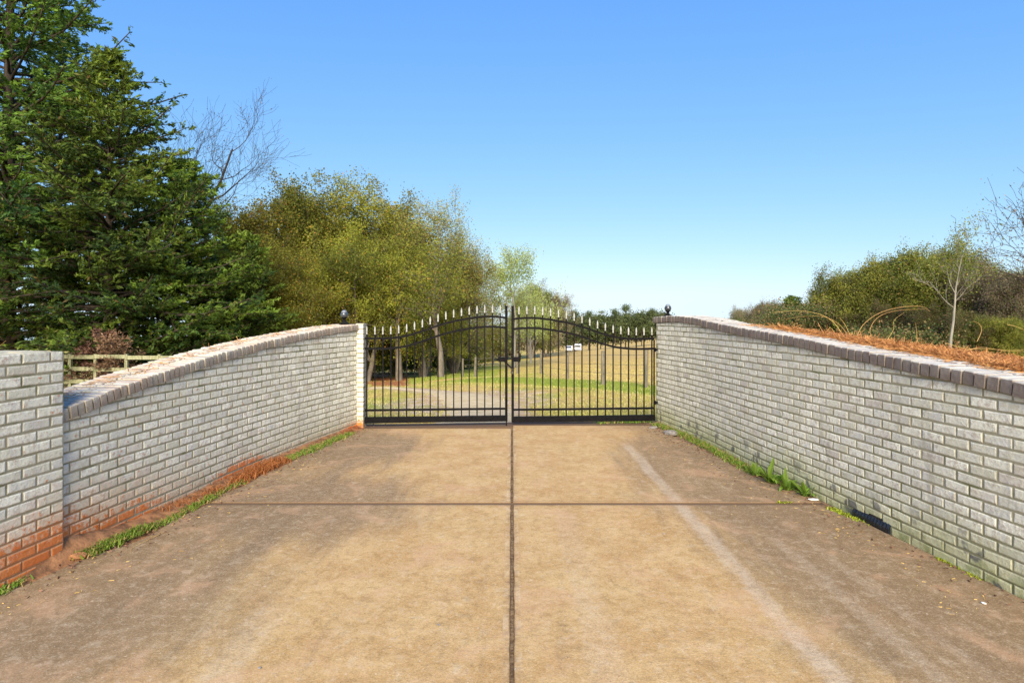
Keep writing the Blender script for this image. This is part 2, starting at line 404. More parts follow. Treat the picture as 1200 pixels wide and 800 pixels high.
class MB:
    def __init__(self): self.v = []; self.f = []
    def add(self, vs, fs):
        b = len(self.v); self.v += [tuple(v) for v in vs]; self.f += [tuple(i + b for i in f) for f in fs]
    def box(self, c, s, rz=0.0, taper=1.0):
        x, y, z = (k / 2 for k in s); co, si = math.cos(rz), math.sin(rz); vs = []
        for dz, k in ((-z, 1), (z, taper)):
            for dx, dy in ((-x, -y), (x, -y), (x, y), (-x, y)):
                dx *= k; dy *= k
                vs.append((c[0] + dx * co - dy * si, c[1] + dx * si + dy * co, c[2] + dz))
        self.add(vs, [(3, 2, 1, 0), (4, 5, 6, 7), (0, 1, 5, 4), (1, 2, 6, 5), (2, 3, 7, 6), (3, 0, 4, 7)])
    def tube(self, pts, radii, n=6, caps=True):
        pts = [Vector(p) for p in pts]; b = len(self.v); ref = Vector((0.13, 0.31, 0.94))
        for i, p in enumerate(pts):
            d = (pts[min(i + 1, len(pts) - 1)] - pts[max(i - 1, 0)]).normalized()
            u = d.cross(ref if abs(d.dot(ref)) < .95 else Vector((1, 0, 0))).normalized(); w = d.cross(u)
            r = radii[i] if isinstance(radii, (list, tuple)) else radii
            for k in range(n):
                a = 2 * math.pi * k / n
                self.v.append(tuple(p + u * (r * math.cos(a)) + w * (r * math.sin(a))))
        for i in range(len(pts) - 1):
            for k in range(n):
                a, c = b + i * n + k, b + i * n + (k + 1) % n
                self.f.append((a, c, c + n, a + n))
        if caps:
            self.f.append(tuple(b + k for k in range(n))[::-1]); self.f.append(tuple(b + (len(pts) - 1) * n + k for k in range(n)))
    def lathe(self, prof, c=(0, 0, 0), n=16):
        b = len(self.v)
        for r, z in prof:
            for k in range(n):
                a = 2 * math.pi * k / n
                self.v.append((c[0] + r * math.cos(a), c[1] + r * math.sin(a), c[2] + z))
        for i in range(len(prof) - 1):
            for k in range(n):
                a, d = b + i * n + k, b + i * n + (k + 1) % n
                self.f.append((a, d, d + n, a + n))
        self.f.append(tuple(b + k for k in range(n))[::-1]); self.f.append(tuple(b + (len(prof) - 1) * n + k for k in range(n)))
    def data(self, name, mat, smooth=False):
        return mesh_np(name, self.v, self.f, mat, smooth=smooth)
    def build(self, name, mat, parent=None, loc=None, rot=None, smooth=False):
        return link(name, self.data(name, mat, smooth), parent, loc, rot)

def smoothstep(a, b, x):
    t = np.clip((x - a) / (b - a), 0, 1); return t * t * (3 - 2 * t)

# ------------------------------------------------------------------ terrain
def tz(X, Y):
    X = np.asarray(X, dtype=float); Y = np.asarray(Y, dtype=float)
    s = np.clip(.0600 - .085 * X / np.maximum(np.abs(Y), 12), .034, .074)
    far = np.maximum(Y - 9.0, 0); far = np.where(far > 300, 300 + (far - 300) * .25, far)
    z = -.035 - s * far
    z = z - .35 * smoothstep(3.3, 8, -X) * smoothstep(-4, 8, Y) * (1 - smoothstep(9, 20, Y) * .6)
    und = .05 * np.sin(X * .7 + 1.3) * np.sin(Y * .53) + .03 * np.sin(X * 1.9 + Y * 1.1)
    return z + und * smoothstep(9.6, 16, Y) + .55 * np.exp(-((Y - 103) / 5) ** 2)

def seg_dist(X, Y, pts):
    best = np.full(np.shape(X), 1e9)
    for (x0, y0), (x1, y1) in zip(pts[:-1], pts[1:]):
        dx, dy = x1 - x0, y1 - y0
        t = np.clip(((X - x0) * dx + (Y - y0) * dy) / (dx * dx + dy * dy), 0, 1)
        best = np.minimum(best, np.hypot(X - x0 - t * dx, Y - y0 - t * dy))
    return best

PATH = [(-.3, 9.0), (-.5, 11.2), (-.9, 14.0), (-1.6, 17.0), (-3.6, 20.0), (-7.0, 22.2), (-14, 24), (-30, 26)]
def masks(X, Y):
    dp = seg_dist(X, Y, PATH)
    dirt = smoothstep(1.5, .4, dp) * .6
    dirt = np.maximum(dirt, smoothstep(3.2, 1.2, np.hypot((X + 1.1) * .9, (Y - 14.0) * .45)) * .55)
    green = .43 + 0 * X
    strip = seg_dist(X, Y, [(-16, 32), (-2, 26), (1.2, 22.5), (2.6, 18.2), (4.2, 14.3)])
    green = np.maximum(green, 1.15 * smoothstep(1.6, .4, strip * (1.0 + 0 * X)))
    green = green - .42 * smoothstep(1.0, 4.0, X - (Y - 18) * .02) * smoothstep(14, 22, Y)
    green = np.maximum(green, .8 * smoothstep(1.0, .2, seg_dist(X, Y, [(-4.5, 12.8), (-2.2, 12.6)]) - .3))
    green = np.maximum(green, .9 * smoothstep(26, 31, Y) * smoothstep(60, 45, Y) * smoothstep(1, -2, X) * smoothstep(-10, -5, X))
    green = green - .5 * smoothstep(.9, .2, np.abs(Y - 9.5))
    leaf = smoothstep(.155, .19, -X / np.maximum(Y, 1)) * smoothstep(22.6, 24.5, Y) * smoothstep(70, 45, Y) * smoothstep(.75, .6, -X / np.maximum(Y, 1)) * .95
    return dirt, green, leaf

xs = np.concatenate([-np.geomspace(14, 700, 34)[::-1], np.arange(-13.5, 13.6, .3), np.geomspace(14, 700, 34)])
ys = np.concatenate([-np.geomspace(8, 400, 14)[::-1], np.arange(-7, 34, .3), np.geomspace(34.5, 1500, 50)])
GX, GY = np.meshgrid(xs, ys); GZ = tz(GX, GY)
nx, ny = len(xs), len(ys)
idx = np.arange(nx * ny).reshape(ny, nx)
quads = np.stack([idx[:-1, :-1], idx[:-1, 1:], idx[1:, 1:], idx[1:, :-1]], -1).reshape(-1, 4)
dm, gm, lm = masks(GX, GY)
mcol = np.stack([dm.ravel(), gm.ravel(), lm.ravel(), np.ones(nx * ny)], -1)
g = link('ground', mesh_np('ground', np.stack([GX.ravel(), GY.ravel(), GZ.ravel()], -1), quads, M['ground'], ('mask', mcol), True))
tag(g, kind='structure')

# gravel path: a draped strip with a ragged outline
def strip_mesh(name, pts, width, mat, lift, step=.25, rag=.35):
    P = [Vector((a, b)) for a, b in pts]; out = []
    for a, b in zip(P[:-1], P[1:]):
        n = max(1, int((b - a).length / step))
        out += [a.lerp(b, k / n) for k in range(n)]
    out.append(P[-1]); out = np.array([(p.x, p.y) for p in out])
    for _ in range(40): out[1:-1] = (out[:-2] + out[2:]) / 2
    T = np.gradient(out, axis=0); T /= np.linalg.norm(T, axis=1)[:, None]; N = np.stack([-T[:, 1], T[:, 0]], -1)
    cols = 7; V = []
    for i in range(len(out)):
        wl_ = width(i / len(out)) * (1 + rag * (R.random() - .5)); wr_ = width(i / len(out)) * (1 + rag * (R.random() - .5))
        for k in range(cols):
            u = k / (cols - 1); q = out[i] + N[i] * (wl_ * (1 - u) - wr_ * u)
            V.append((q[0], q[1], float(tz(q[0], q[1])) + (lift if 0 < k < cols - 1 else -.01)))
    I = np.arange(len(out) * cols).reshape(-1, cols)
    F = np.stack([I[:-1, :-1], I[:-1, 1:], I[1:, 1:], I[1:, :-1]], -1).reshape(-1, 4)
    return link(name, mesh_np(name, V, F, mat, smooth=True))
tag(strip_mesh('gravel_path', [(-.45, 9.15), (-.55, 11.2), (-.9, 14.0), (-1.6, 17.0), (-3.6, 20.0), (-7.0, 22.2), (-14, 24), (-30, 26)], lambda u: .5 * (1 - smoothstep(.12, .30, u)) + .22, M['path'], .02), kind='structure')

# ------------------------------------------------------------------ driveway: four slabs on a bed
LEFT_EDGE = [(-3.5, -6.0), (-3.2, 1.5), (-2.97, 3.3), (-2.89, 3.8), (-2.70, 4.24), (-2.62, 5.2), (-2.48, 6.45), (-2.18, 8.2), (-2.12, 8.75)]
RIGHT_EDGE = [(3.5, -6.0), (3.2, 1.5), (2.94, 3.3), (2.88, 3.64), (2.79, 4.4), (2.69, 5.2), (2.49, 6.0), (2.08, 8.6), (2.06, 8.95)]
def edge_x(E_, y): return float(np.interp(y, [p[1] for p in E_], [p[0] for p in E_]))
drive = link('driveway', None); tag(drive, kind='structure')
bed = MB(); bv = [(-3.4, -6, -.034), (3.4, -6, -.034), (2.62, 5, -.034), (2.05, 8.8, -.034), (-2.1, 8.7, -.034), (-2.55, 5, -.034)]
bed.add(bv, [(0, 1, 2, 3, 4, 5)]); bed.build('joint_bed', M['joint'], drive)
JW = .0095; JY = 5.15
def slab(side, ya, yb):
    E_ = LEFT_EDGE if side < 0 else RIGHT_EDGE
    ysamp = sorted(set([ya, yb] + [round(v, 3) for v in np.arange(ya, yb, .12)])) ; rows = []
    for i, y in enumerate(ysamp):
        xo = edge_x(E_, y)
        if side < 0 and y > 3: xo += .018 * math.sin(y * 9) + R.uniform(-.012, .012)
        if side > 0 and y > 5: xo += .02 * math.sin(y * 7) + R.uniform(-.015, .015)
        xi = side * (JW + R.uniform(-.0025, .0025))
        rows.append([(xi, -.05), (xi, -.006), (xi + side * .006, 0), ((xi * .5 + xo * .5), 0), (xo - side * .012, 0), (xo, -.008), (xo, -.05)])
    V = []; k = 7
    for r, y in zip(rows, ysamp):
        for j, (x, z) in enumerate(r): V.append((x, y, z))
    n = len(ysamp); V = np.array(V); I = np.arange(n * k).reshape(n, k)
    # worn edge where slabs meet
    for rr in (0, n - 1):
        add = V[I[rr]].copy(); add[:, 2] = np.minimum(add[:, 2], -.006)
        V[I[rr]] = add; add2 = add.copy(); add2[:, 2] = -.05; V = np.vstack([V, add2])
    q = np.stack([I[:-1, :-1], I[:-1, 1:], I[1:, 1:], I[1:, :-1]], -1).reshape(-1, 4)
    F = [tuple(map(int, a)) for a in q]; b = n * k
    for e, rr in enumerate((0, n - 1)):
        for j in range(k - 1): F.append((int(I[rr][j]), int(I[rr][j + 1]), b + e * k + j + 1, b + e * k + j))
    if side > 0: F = [f[::-1] for f in F]
    F = [f[::-1] for f in F]
    return link('concrete_slab', mesh_np('concrete_slab', V, F, M['concrete']), drive)
for sd_ in (-1, 1):
    slab(sd_, -6.0, JY - .0045); slab(sd_, JY + .0045, edge_end := (8.62 if sd_ < 0 else 8.86))
# concrete sill the gate closes over
sill = MB(); sill.add([(-2.2, 8.63, -.012), (0, 8.74, -.012), (2.25, 8.87, -.012), (2.25, 9.25, -.012), (0, 9.12, -.012), (-2.2, 8.95, -.012),
                       (-2.2, 8.63, -.09), (0, 8.74, -.09), (2.25, 8.87, -.09), (2.25, 9.25, -.09), (0, 9.12, -.09), (-2.2, 8.95, -.09)],
                      [(0, 1, 4, 5), (1, 2, 3, 4), (6, 7, 1, 0), (7, 8, 2, 1), (3, 9, 10, 4), (4, 10, 11, 5)])
sill.build('gate_sill', M['concrete'], drive)

# ------------------------------------------------------------------ curved brick walls
class Curve:
    def __init__(self, pts):           # pts (X, Y) from near to far
        P = np.array(pts); d = np.concatenate([[0], np.cumsum(np.linalg.norm(np.diff(P, axis=0), axis=1))])
        t = np.linspace(0, d[-1], 400)
        X = np.interp(t, d, P[:, 0]); Y = np.interp(t, d, P[:, 1])
        for _ in range(500): X[1:-1] = (X[:-2] + X[2:]) / 2
        Y[1:-1] = (Y[:-2] + Y[2:]) / 2
        s = np.concatenate([[0], np.cumsum(np.hypot(np.diff(X), np.diff(Y)))])
        self.s, self.X, self.Y, self.L = s, X, Y, s[-1]
    def p(self, s): return np.interp(s, self.s, self.X), np.interp(s, self.s, self.Y)
    def t(self, s):
        a, b = self.p(max(s - .05, 0)), self.p(min(s + .05, self.L)); v = Vector((b[0] - a[0], b[1] - a[1])); return v.normalized()

LW = Curve([(-2.98, 3.93), (-2.93, 4.6), (-2.84, 5.4), (-2.75, 6.2), (-2.62, 7.0), (-2.48, 7.7), (-2.36, 8.2), (-2.22, 8.68)])
RW = Curve([(3.08, 2.2), (3.0, 2.7), (2.92, 3.2), (2.84, 3.8), (2.80, 4.2), (2.76, 4.7), (2.69, 5.2), (2.58, 6.1), (2.49, 7.2), (2.42, 7.95), (2.20, 9.12)])
CT_L = np.array([(3.9, .985), (4.23, 1.038), (4.43, 1.077), (4.8, 1.134), (5.03, 1.163), (5.38, 1.21), (5.76, 1.258), (6.36, 1.321), (6.96, 1.376), (7.5, 1.42), (8.17, 1.468), (8.7, 1.492)])
CT_R = np.array([(2.2, 1.10), (3.0, 1.185), (3.47, 1.238), (3.79, 1.268), (4.34, 1.309), (5.0, 1.36), (5.6, 1.415), (6.2, 1.458), (6.7, 1.485), (7.15, 1.518), (7.6, 1.56), (7.95, 1.592), (8.34, 1.612), (8.7, 1.607), (9.2, 1.59)])
CH = .07; BL = .2; JT = .013; TH = .085; THICK = .40

def brick_box(L, H, D, seed, topcut=None):
    """front face at y=0 looking along +y, soft arrises; topcut = (z at left end, z at right end)"""
    q = random.Random(seed); j = lambda a=.0026: q.uniform(-a, a)
    x = L / 2; e = .0030; V = []
    zl, zr = (H, H) if topcut is None else topcut
    outer = [(-x + j(), 0 + j()), (x + j(), 0 + j()), (x + j(), zr + (j() if topcut is None else 0)), (-x + j(), zl + (j() if topcut is None else 0))]
    for (a, b) in outer: V.append((a, -D, b))
    for (a, b) in outer: V.append((a, -e, b))
    cx, cz = 0, (zl + zr) / 4
    ei = .0085 if topcut is None else .005
    for (a, b) in outer: V.append((a - math.copysign(ei + j(.002), a), j(.001), b + (ei if b < cz * 1.0 else -ei) + j(.002)))
    F = [(8, 9, 10, 11)]
    for k in range(4):
        n_ = (k + 1) % 4
        F += [(4 + k, 4 + n_, 8 + n_, 8 + k), (k, n_, 4 + n_, 4 + k)]
    F += [(3, 2, 1, 0)]
    return V, [f[::-1] for f in F]

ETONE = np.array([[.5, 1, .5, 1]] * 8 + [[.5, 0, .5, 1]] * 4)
BRICKS = {}
def brick_data(L, mat, H=.0595, D=.09):
    key = (round(L, 3), mat.name, round(H, 3), round(D, 3)); lst = BRICKS.setdefault(key, [])
    if len(lst) < 7:
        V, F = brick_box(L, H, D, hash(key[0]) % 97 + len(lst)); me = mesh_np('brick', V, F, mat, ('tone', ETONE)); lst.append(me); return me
    return R.choice(lst)

def wall(C, ct, side, label, matB, matBs, matC, matM, rowlock, s_end_extra, group):
    """side -1: wall on the left (drive on its +x side)"""
    BL = .176 if side < 0 else .189
    x0, y0 = C.p(0); root = thing('brick_wall', label, 'wall', (float(x0), float(y0), 0), 0, group)
    def W(o): o.location = Vector(o.location) - Vector((float(x0), float(y0), 0)); return o
    top = lambda s: float(np.interp(C.p(s)[1], ct[:, 0], ct[:, 1]))
    low = lambda s: top(s) - TH
    def frame(s):
        t = C.t(s); px, py = C.p(s)
        n = Vector((t.y, -t.x)) if side < 0 else Vector((-t.y, t.x))
        return Vector((float(px), float(py), 0)), t, n
    # mortar core
    ss = np.arange(0, C.L + .001, .1); ss[-1] = C.L; V = []
    prof = lambda s: [(-.003, -.3), (-.003, low(s) - .003), (-THICK + .03, low(s) - .003), (-THICK + .03, -.9)]
    for s in ss:
        p, t, n = frame(s)
        for off, z in prof(s): V.append((p.x + n.x * off - x0, p.y + n.y * off - y0, z))
    I = np.arange(len(ss) * 4).reshape(-1, 4); F = []
    for i in range(len(ss) - 1):
        for k in range(4): a, b = int(I[i][k]), int(I[i][(k + 1) % 4]); F.append((a, b, b + 4, a + 4) if side > 0 else (b, a, a + 4, b + 4))
    F += [tuple(int(v) for v in I[0]), tuple(int(v) for v in I[-1][::-1])]
    link('mortar_core', mesh_np('mortar_core', V, F, matM), root)
    # bricks
    items = []; row = 0; z = -.075
    while z < 1.7:
        off = (0 if row % 2 == 0 else BL / 2) - (.035 if side > 0 else 0)
        s = -off
        while s < C.L - .02:
            a, b = max(s, 0) + (.0052 if s > 0 else .001), min(s + BL, C.L) - .0052
            if b - a > .035:
                la, lb = low(a) - .008, low(b) - .008
                if max(la, lb) > z + .014:
                    cut = None
                    if min(la, lb) < z + .0595:
                        cut = [max(min(v - z, .0595), .012) for v in (la, lb)]
                    items.append((a, b, z, cut))
            s += BL
        z += CH; row += 1
    def size_px(it):
        p, t, n = frame((it[0] + it[1]) / 2); return 1 / max(p.y, .5) ** 2 if p.y > 2.9 else 0
    items.sort(key=size_px, reverse=True)
    rest = MB(); tones = []; edges = []
    for k, (a, b, z, cut) in enumerate(items):
        m = (a + b) / 2; p, t, n = frame(m); L = b - a
        # local x axis so that y axis = n and z up
        ang = math.atan2(-n.x, n.y)
        flip = t.dot(Vector((math.cos(ang), math.sin(ang)))) < 0
        if cut: cut = cut[::-1] if flip else cut
        jit = R.uniform(-.0012, .0022)
        loc = Vector((p.x - x0, p.y - y0, z)) + Vector((n.x, n.y, 0)) * jit
        if k < 300:
            if cut or L < BL - .014:
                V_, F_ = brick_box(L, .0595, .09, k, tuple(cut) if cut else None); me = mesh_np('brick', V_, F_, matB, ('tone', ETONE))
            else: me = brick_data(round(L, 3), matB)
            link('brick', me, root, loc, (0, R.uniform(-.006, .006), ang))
        else:
            V_, F_ = brick_box(L, .0595, .06, k, tuple(cut) if cut else None)
            Mx = Matrix.Translation(loc) @ Matrix.Rotation(ang, 4, 'Z') @ Matrix.Rotation(R.uniform(-.006, .006), 4, 'Y')
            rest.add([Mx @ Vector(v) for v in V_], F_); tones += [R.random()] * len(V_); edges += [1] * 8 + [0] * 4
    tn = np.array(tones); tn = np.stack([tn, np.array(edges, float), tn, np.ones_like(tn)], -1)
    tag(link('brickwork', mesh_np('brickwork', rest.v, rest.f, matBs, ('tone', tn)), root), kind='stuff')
    # coping: a mortar bed with two rows of bricks on edge
    V = []; ss = np.arange(0, C.L + s_end_extra, .06)
    def fr2(s):
        if s <= C.L: return frame(s)
        p, t, n = frame(C.L); return p + Vector((t.x, t.y, 0)) * (s - C.L), t, n
    for s in ss:
        p, t, n = fr2(s); zt = top(min(s, C.L))
        for off, z in ((.012, zt - TH + .004), (.012, zt - .011), (-THICK, zt - .009), (-THICK, zt - TH + .004)): V.append((p.x + n.x * off - x0, p.y + n.y * off - y0, z))
    I = np.arange(len(ss) * 4).reshape(-1, 4); F = []
    for i in range(len(ss) - 1):
        for k in range(4): a, b = int(I[i][k]), int(I[i][(k + 1) % 4]); F.append((a, b, b + 4, a + 4) if side > 0 else (b, a, a + 4, b + 4))
    F += [tuple(int(v) for v in I[0]), tuple(int(v) for v in I[-1][::-1])]
    link('coping_mortar', mesh_np('coping_mortar', V, F, matM), root)
    def cop_box(L, D, H, seed):
        q = random.Random(seed); e = .006; V_ = []
        x, y, z = L / 2, D / 2, H; jj = [q.uniform(-.002, .002) for _ in range(12)]
        for zz, k in ((0, 0), (z - e, 0), (z, e)):
            for n_, (sx, sy) in enumerate(((-1, -1), (1, -1), (1, 1), (-1, 1))): V_.append((sx * (x - k) + jj[n_], sy * (y - k) + jj[n_ + 4], zz + jj[n_ + 8] * (zz > 0)))
        F_ = [(3, 2, 1, 0), (8, 9, 10, 11)]
        for b_ in (0, 4):
            for k in range(4): m_ = (k + 1) % 4; F_.append((b_ + k, b_ + m_, b_ + 4 + m_, b_ + 4 + k))
        return V_, F_
    cms = []
    for q in range(8):
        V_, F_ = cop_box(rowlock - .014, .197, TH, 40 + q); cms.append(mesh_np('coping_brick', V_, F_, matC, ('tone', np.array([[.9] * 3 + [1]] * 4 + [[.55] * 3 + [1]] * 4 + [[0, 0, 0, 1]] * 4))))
    s = rowlock / 2
    while s < C.L + s_end_extra - rowlock * .4:
        p, t, n = fr2(s); sc = min(s, C.L - .06); slope = (top(sc + .05) - top(sc - .05 if sc > .05 else 0)) / (.1 if sc > .05 else sc + .05)
        ang = math.atan2(t.y, t.x)
        for rowk, off in ((0, -.073), (1, -.281)):
            if p.y < 2.6 and rowk == 1: continue
            o = link('coping_brick', R.choice(cms), root)
            zz = top(min(s, C.L)) - TH + R.uniform(-.004, .004)
            Mx = Matrix.Translation((p.x + n.x * (off + R.uniform(-.004, .004)) - x0, p.y + n.y * off - y0, zz)) @ Matrix.Rotation(ang + R.uniform(-.02, .02), 4, 'Z') @ Matrix.Rotation(-math.atan(slope), 4, 'Y')
            o.matrix_local = Mx
        s += rowlock
    return root, frame, top

WG = "white washed brick wing walls"
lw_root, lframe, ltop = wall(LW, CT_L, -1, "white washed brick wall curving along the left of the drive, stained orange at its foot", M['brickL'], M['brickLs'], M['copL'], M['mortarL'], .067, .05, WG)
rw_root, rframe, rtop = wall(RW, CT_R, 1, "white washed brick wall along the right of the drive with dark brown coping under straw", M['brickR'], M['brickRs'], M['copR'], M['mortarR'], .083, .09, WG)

# tall pillar at the near end of the left wall
def pillar_left():
    px, py = LW.p(0); root = thing('brick_pillar', 'tall flat topped white brick pillar at the near end of the left wall, orange clay stains at its foot', 'pillar', (float(px), float(py), 0), 0)
    t = Vector((.055, -1.0)).normalized() * 1.0; t.x = -.10; t.normalize()        # runs towards the camera
    n = Vector((-t.y, t.x)); n = n if n.x > 0 else -n
    W_ = .8; Hh = 1.375; D_ = .42; proud = .035
    cb = MB(); o0 = Vector((0, 0)) + n * (proud - .003)
    A = o0; B = o0 + t * (W_ - .01); Cc = B - n * (D_ - .02); Dd = A - n * (D_ - .02)
    pts = [A, B, Cc, Dd]
    cb.add([(p.x, p.y, -.3) for p in pts] + [(p.x, p.y, Hh - .012) for p in pts], [(0, 1, 2, 3), (7, 6, 5, 4), (4, 5, 1, 0), (5, 6, 2, 1), (6, 7, 3, 2), (7, 4, 0, 3)])
    cb.build('mortar_core', M['mortarL'], root)
    z = Hh - .0595; row = 0
    ang = math.atan2(-n.x, n.y)
    while z > -.14:
        s = 0.0; lens = [BL / 2, BL, BL, BL, BL / 2] if row % 2 == 0 else [BL] * 4
        for L in lens:
            p = n * (proud + R.uniform(-.0005, .002)) + t * (s + L / 2)
            link('brick', brick_data(round(L - .0105, 4), M['brickL'], D=.0999), root, (p.x, p.y, z), (0, R.uniform(-.01, .01), ang)); s += L
        if z > Hh - .07:                      # the top course closes the pillar
            s = 0
            for off in (.155, .265, .37):
                s = 0
                for L in [BL] * 4:
                    p = n * (proud - off + .05) + t * (s + L / 2); link('brick', brick_data(.19, M['brickL'], D=.10), root, (p.x, p.y, z + R.uniform(-.003, .001)), (0, 0, ang)); s += L
        z -= CH; row += 1
    return root
pillar_left()

# slim jamb pillar where the left wall meets the gate
def jamb():
    root = thing('brick_jamb', 'slim white brick jamb beside the hinge side of the left gate leaf', 'pillar', (-2.185, 8.62, 0), 0)
    vs = MB(); vs.box((-.012, .11, .56), (.085, .20, 1.80)); vs.build('mortar_core', M['mortarL'], root)
    z = 1.485 - .0595; k = 0
    while z > -.1:
        L = .10; V_, F_ = brick_box(L, .0595, .2, k + 500); V_ = [(-a, -b, c) for a, b, c in V_]
        if k < 2: pass
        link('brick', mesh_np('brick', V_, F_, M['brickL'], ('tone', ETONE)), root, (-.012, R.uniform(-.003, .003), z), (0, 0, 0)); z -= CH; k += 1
    cap = MB(); cap.box((-.012, .10, 1.495), (.108, .21, .012)); cap.build('cap', M['copL'], root)
jamb()

# ------------------------------------------------------------------ earth strips between slab and wall
def soil_strip(name, C, E_, side, y0, y1, mat, hfun):
    V = []; ysamp = np.arange(y0, y1, .05); K = 9
    sY = C.Y; sX = C.X
    for y in ysamp:
        xw = float(np.interp(y, sY, sX)) + side * .06; xe = edge_x(E_, y) - side * .04
        for k in range(K):
            u = k / (K - 1); x = xe + (xw - xe) * u
            V.append((x, y, -.014 + hfun(y, u) + R.uniform(-.006, .006)))
    I = np.arange(len(ysamp) * K).reshape(-1, K); F = np.stack([I[:-1, :-1], I[1:, :-1], I[1:, 1:], I[:-1, 1:]], -1).reshape(-1, 4)
    if side > 0: F = F[:, ::-1]
    return tag(link(name, mesh_np(name, V, F, mat, smooth=True)), kind='structure')
LWX = Curve([(-3.05, 2.9), (-2.98, 3.93), (-2.93, 4.6), (-2.84, 5.4), (-2.75, 6.2), (-2.62, 7.0), (-2.48, 7.7), (-2.36, 8.2), (-2.16, 8.78)])
soil_strip('soil_verge', LWX, LEFT_EDGE, -1, 2.9, 8.7, M['soil'], lambda y, u: float(.05 * smoothstep(.1, 1, u) + .11 * math.exp(-((y - 3.95) / .35) ** 2) * smoothstep(.25, .9, u)))
soil_strip('soil_verge', RW, RIGHT_EDGE, 1, 4.9, 9.1, M['soilR'], lambda y, u: float(.035 * smoothstep(.1, 1, u)))

# straw covered bank behind the right wall
V = []; ysamp = np.concatenate([np.arange(1.8, 8.3, .2)]); K = 15
for y in ysamp:
    xw = float(np.interp(y, RW.Y, RW.X)) + .36; zt = float(np.interp(y, CT_R[:, 0], CT_R[:, 1]))
    fall = 1 - float(smoothstep(6.6, 8.3, y))
    for k in range(K):
        u = k / (K - 1); x = xw + 4.2 * u ** 1.4
        ofs = x - xw; zz = (zt - .05 + .012 * math.sin(y * 3 + u * 8) + .03 * float(smoothstep(0, .3, ofs)) * fall - .125 * ofs - .5 * float(smoothstep(2.6, 4.2, ofs))) * (fall * .85 + .15) - .2 * (1 - fall)
        V.append((x, y, zz + R.uniform(-.01, .01)))
I = np.arange(len(ysamp) * K).reshape(-1, K); F = np.stack([I[:-1, :-1], I[:-1, 1:], I[1:, 1:], I[1:, :-1]], -1).reshape(-1, 4)
bank_mat = simple("bank soil", (.24, .10, .04), (.42, .21, .09), 9, bump=.8, bd=.03)
tag(link('earth_bank', mesh_np('earth_bank', V, F, bank_mat, smooth=True)), kind='structure')
BANKV = np.array(V).reshape(len(ysamp), K, 3)

# ------------------------------------------------------------------ gate
def gate_leaf(hinge, meet, z_off, label, has_rod, mirrored):
    h, m = Vector(hinge), Vector(meet); L = (m - h).length; ang = math.atan2((m - h).y, (m - h).x)
    root = thing('gate_leaf', label, 'gate', (h.x, h.y, 0), ang, 'two leaves of the driveway gate')
    U = [0, .08, .17, .28, .39, .5, .61, .73, .84, .95, 1.0]; Z = [1.267, 1.262, 1.263, 1.290, 1.356, 1.441, 1.508, 1.554, 1.583, 1.580, 1.560]
    def zc(u):
        us = np.linspace(0, 1, 101); zs = np.interp(us, U, Z)
        for _ in range(12): zs[1:-1] = (zs[:-2] + zs[1:-1] * 2 + zs[2:]) / 4
        return float(np.interp(u, us, zs)) + z_off
    def rail(name, dz):
        b = MB(); n = 40; pts = [(L * (.004 + .99 * k / n), 0, zc(k / n) + dz) for k in range(n + 1)]; V = []; hw, hh = .013, .016
        for (x, y, z) in pts: V += [(x, -hw, z - hh), (x, hw, z - hh), (x, hw, z + hh), (x, -hw, z + hh)]
        F = []
        for i in range(n):
            for k in range(4): a, c = i * 4 + k, i * 4 + (k + 1) % 4; F.append((a, c, c + 4, a + 4))
        F += [(3, 2, 1, 0), (n * 4, n * 4 + 1, n * 4 + 2, n * 4 + 3)]
        b.add(V, F); return b.build(name, M['iron'], root)
    rail('top_rail', 0); rail('arched_rail', -.15)
    b = MB(); b.box((L * .5, 0, .215 + z_off), (L - .02, .026, .030)); b.build('lower_rail', M['iron'], root)
    b = MB(); b.box((L * .5, 0, .072 + z_off), (L, .05, .085)); b.build('bottom_bar', M['iron'], root)
    b = MB(); b.box((L - .017, 0, .90), (.036, .04, 1.70)); b.box((L - .017, 0, 1.755), (.042, .046, .012)); b.build('meeting_stile', M['iron'], root)
    b = MB(); b.box((.010, 0, .66 + z_off), (.018, .02, 1.18)); b.build('hinge_stile', M['iron'], root)
    for zz in (.3, 1.1):
        b = MB(); b.lathe([(.010, -.03), (.010, .03)], (-.006, .012, zz), 8); b.box((-.02, .02, zz), (.04, .01, .03)); b.build('hinge', M['iron'], root)
    # pickets and their spear heads (shared shapes)
    pf = MB(); pf.lathe([(.010, -.012), (.017, -.008), (.017, .002), (.011, .008), (.012, .02), (.0175, .045), (.016, .07), (.009, .10), (.002, .118)], (0, 0, 0), 8)
    fd = pf.data('finial', M['silver'], True)
    N = 18; step = (L - .04) / (N + .0)
    for k in range(N):
        x = .03 + step * (k + .15) if k else .045
        zt = zc(x / L) + .055; b = MB(); b.box((x, 0, (zt + .10 + z_off) / 2), (.017, .017, zt - .10 - z_off)); pk = b.build('picket', M['iron'], root)
        f = link('finial', fd, pk, (x, 0, zt + .012)); f.scale = (.8, .8, .95)
    if has_rod:
        b = MB(); b.tube([(L - .017, -.034, .40), (L - .017, -.034, -.01)], .008, 6); b.box((L - .017, -.03, .32), (.03, .02, .03)); b.build('drop_rod', M['iron'], root)
    # latch boxes either side of the meeting stiles
    b = MB(); b.box((L - .085, -.005, .965), (.095, .06, .07)); b.tube([(L - .05, -.04, .95), (L + .06, -.045, .84)] if has_rod else [(L - .05, -.04, .96), (L - .15, -.03, 1.02)], .009, 6); b.box((L - .05, 0, .955), (.03, .03, .03)); b.box((L - .13, -.005, 1.0), (.016, .02, .10)); b.build('latch_box', M['iron'], root)
    return root
gate_leaf((-2.165, 8.72), (-.068, 8.88), .02, "left leaf of the black iron gate, beside the brick jamb, rising to the middle", True, False)
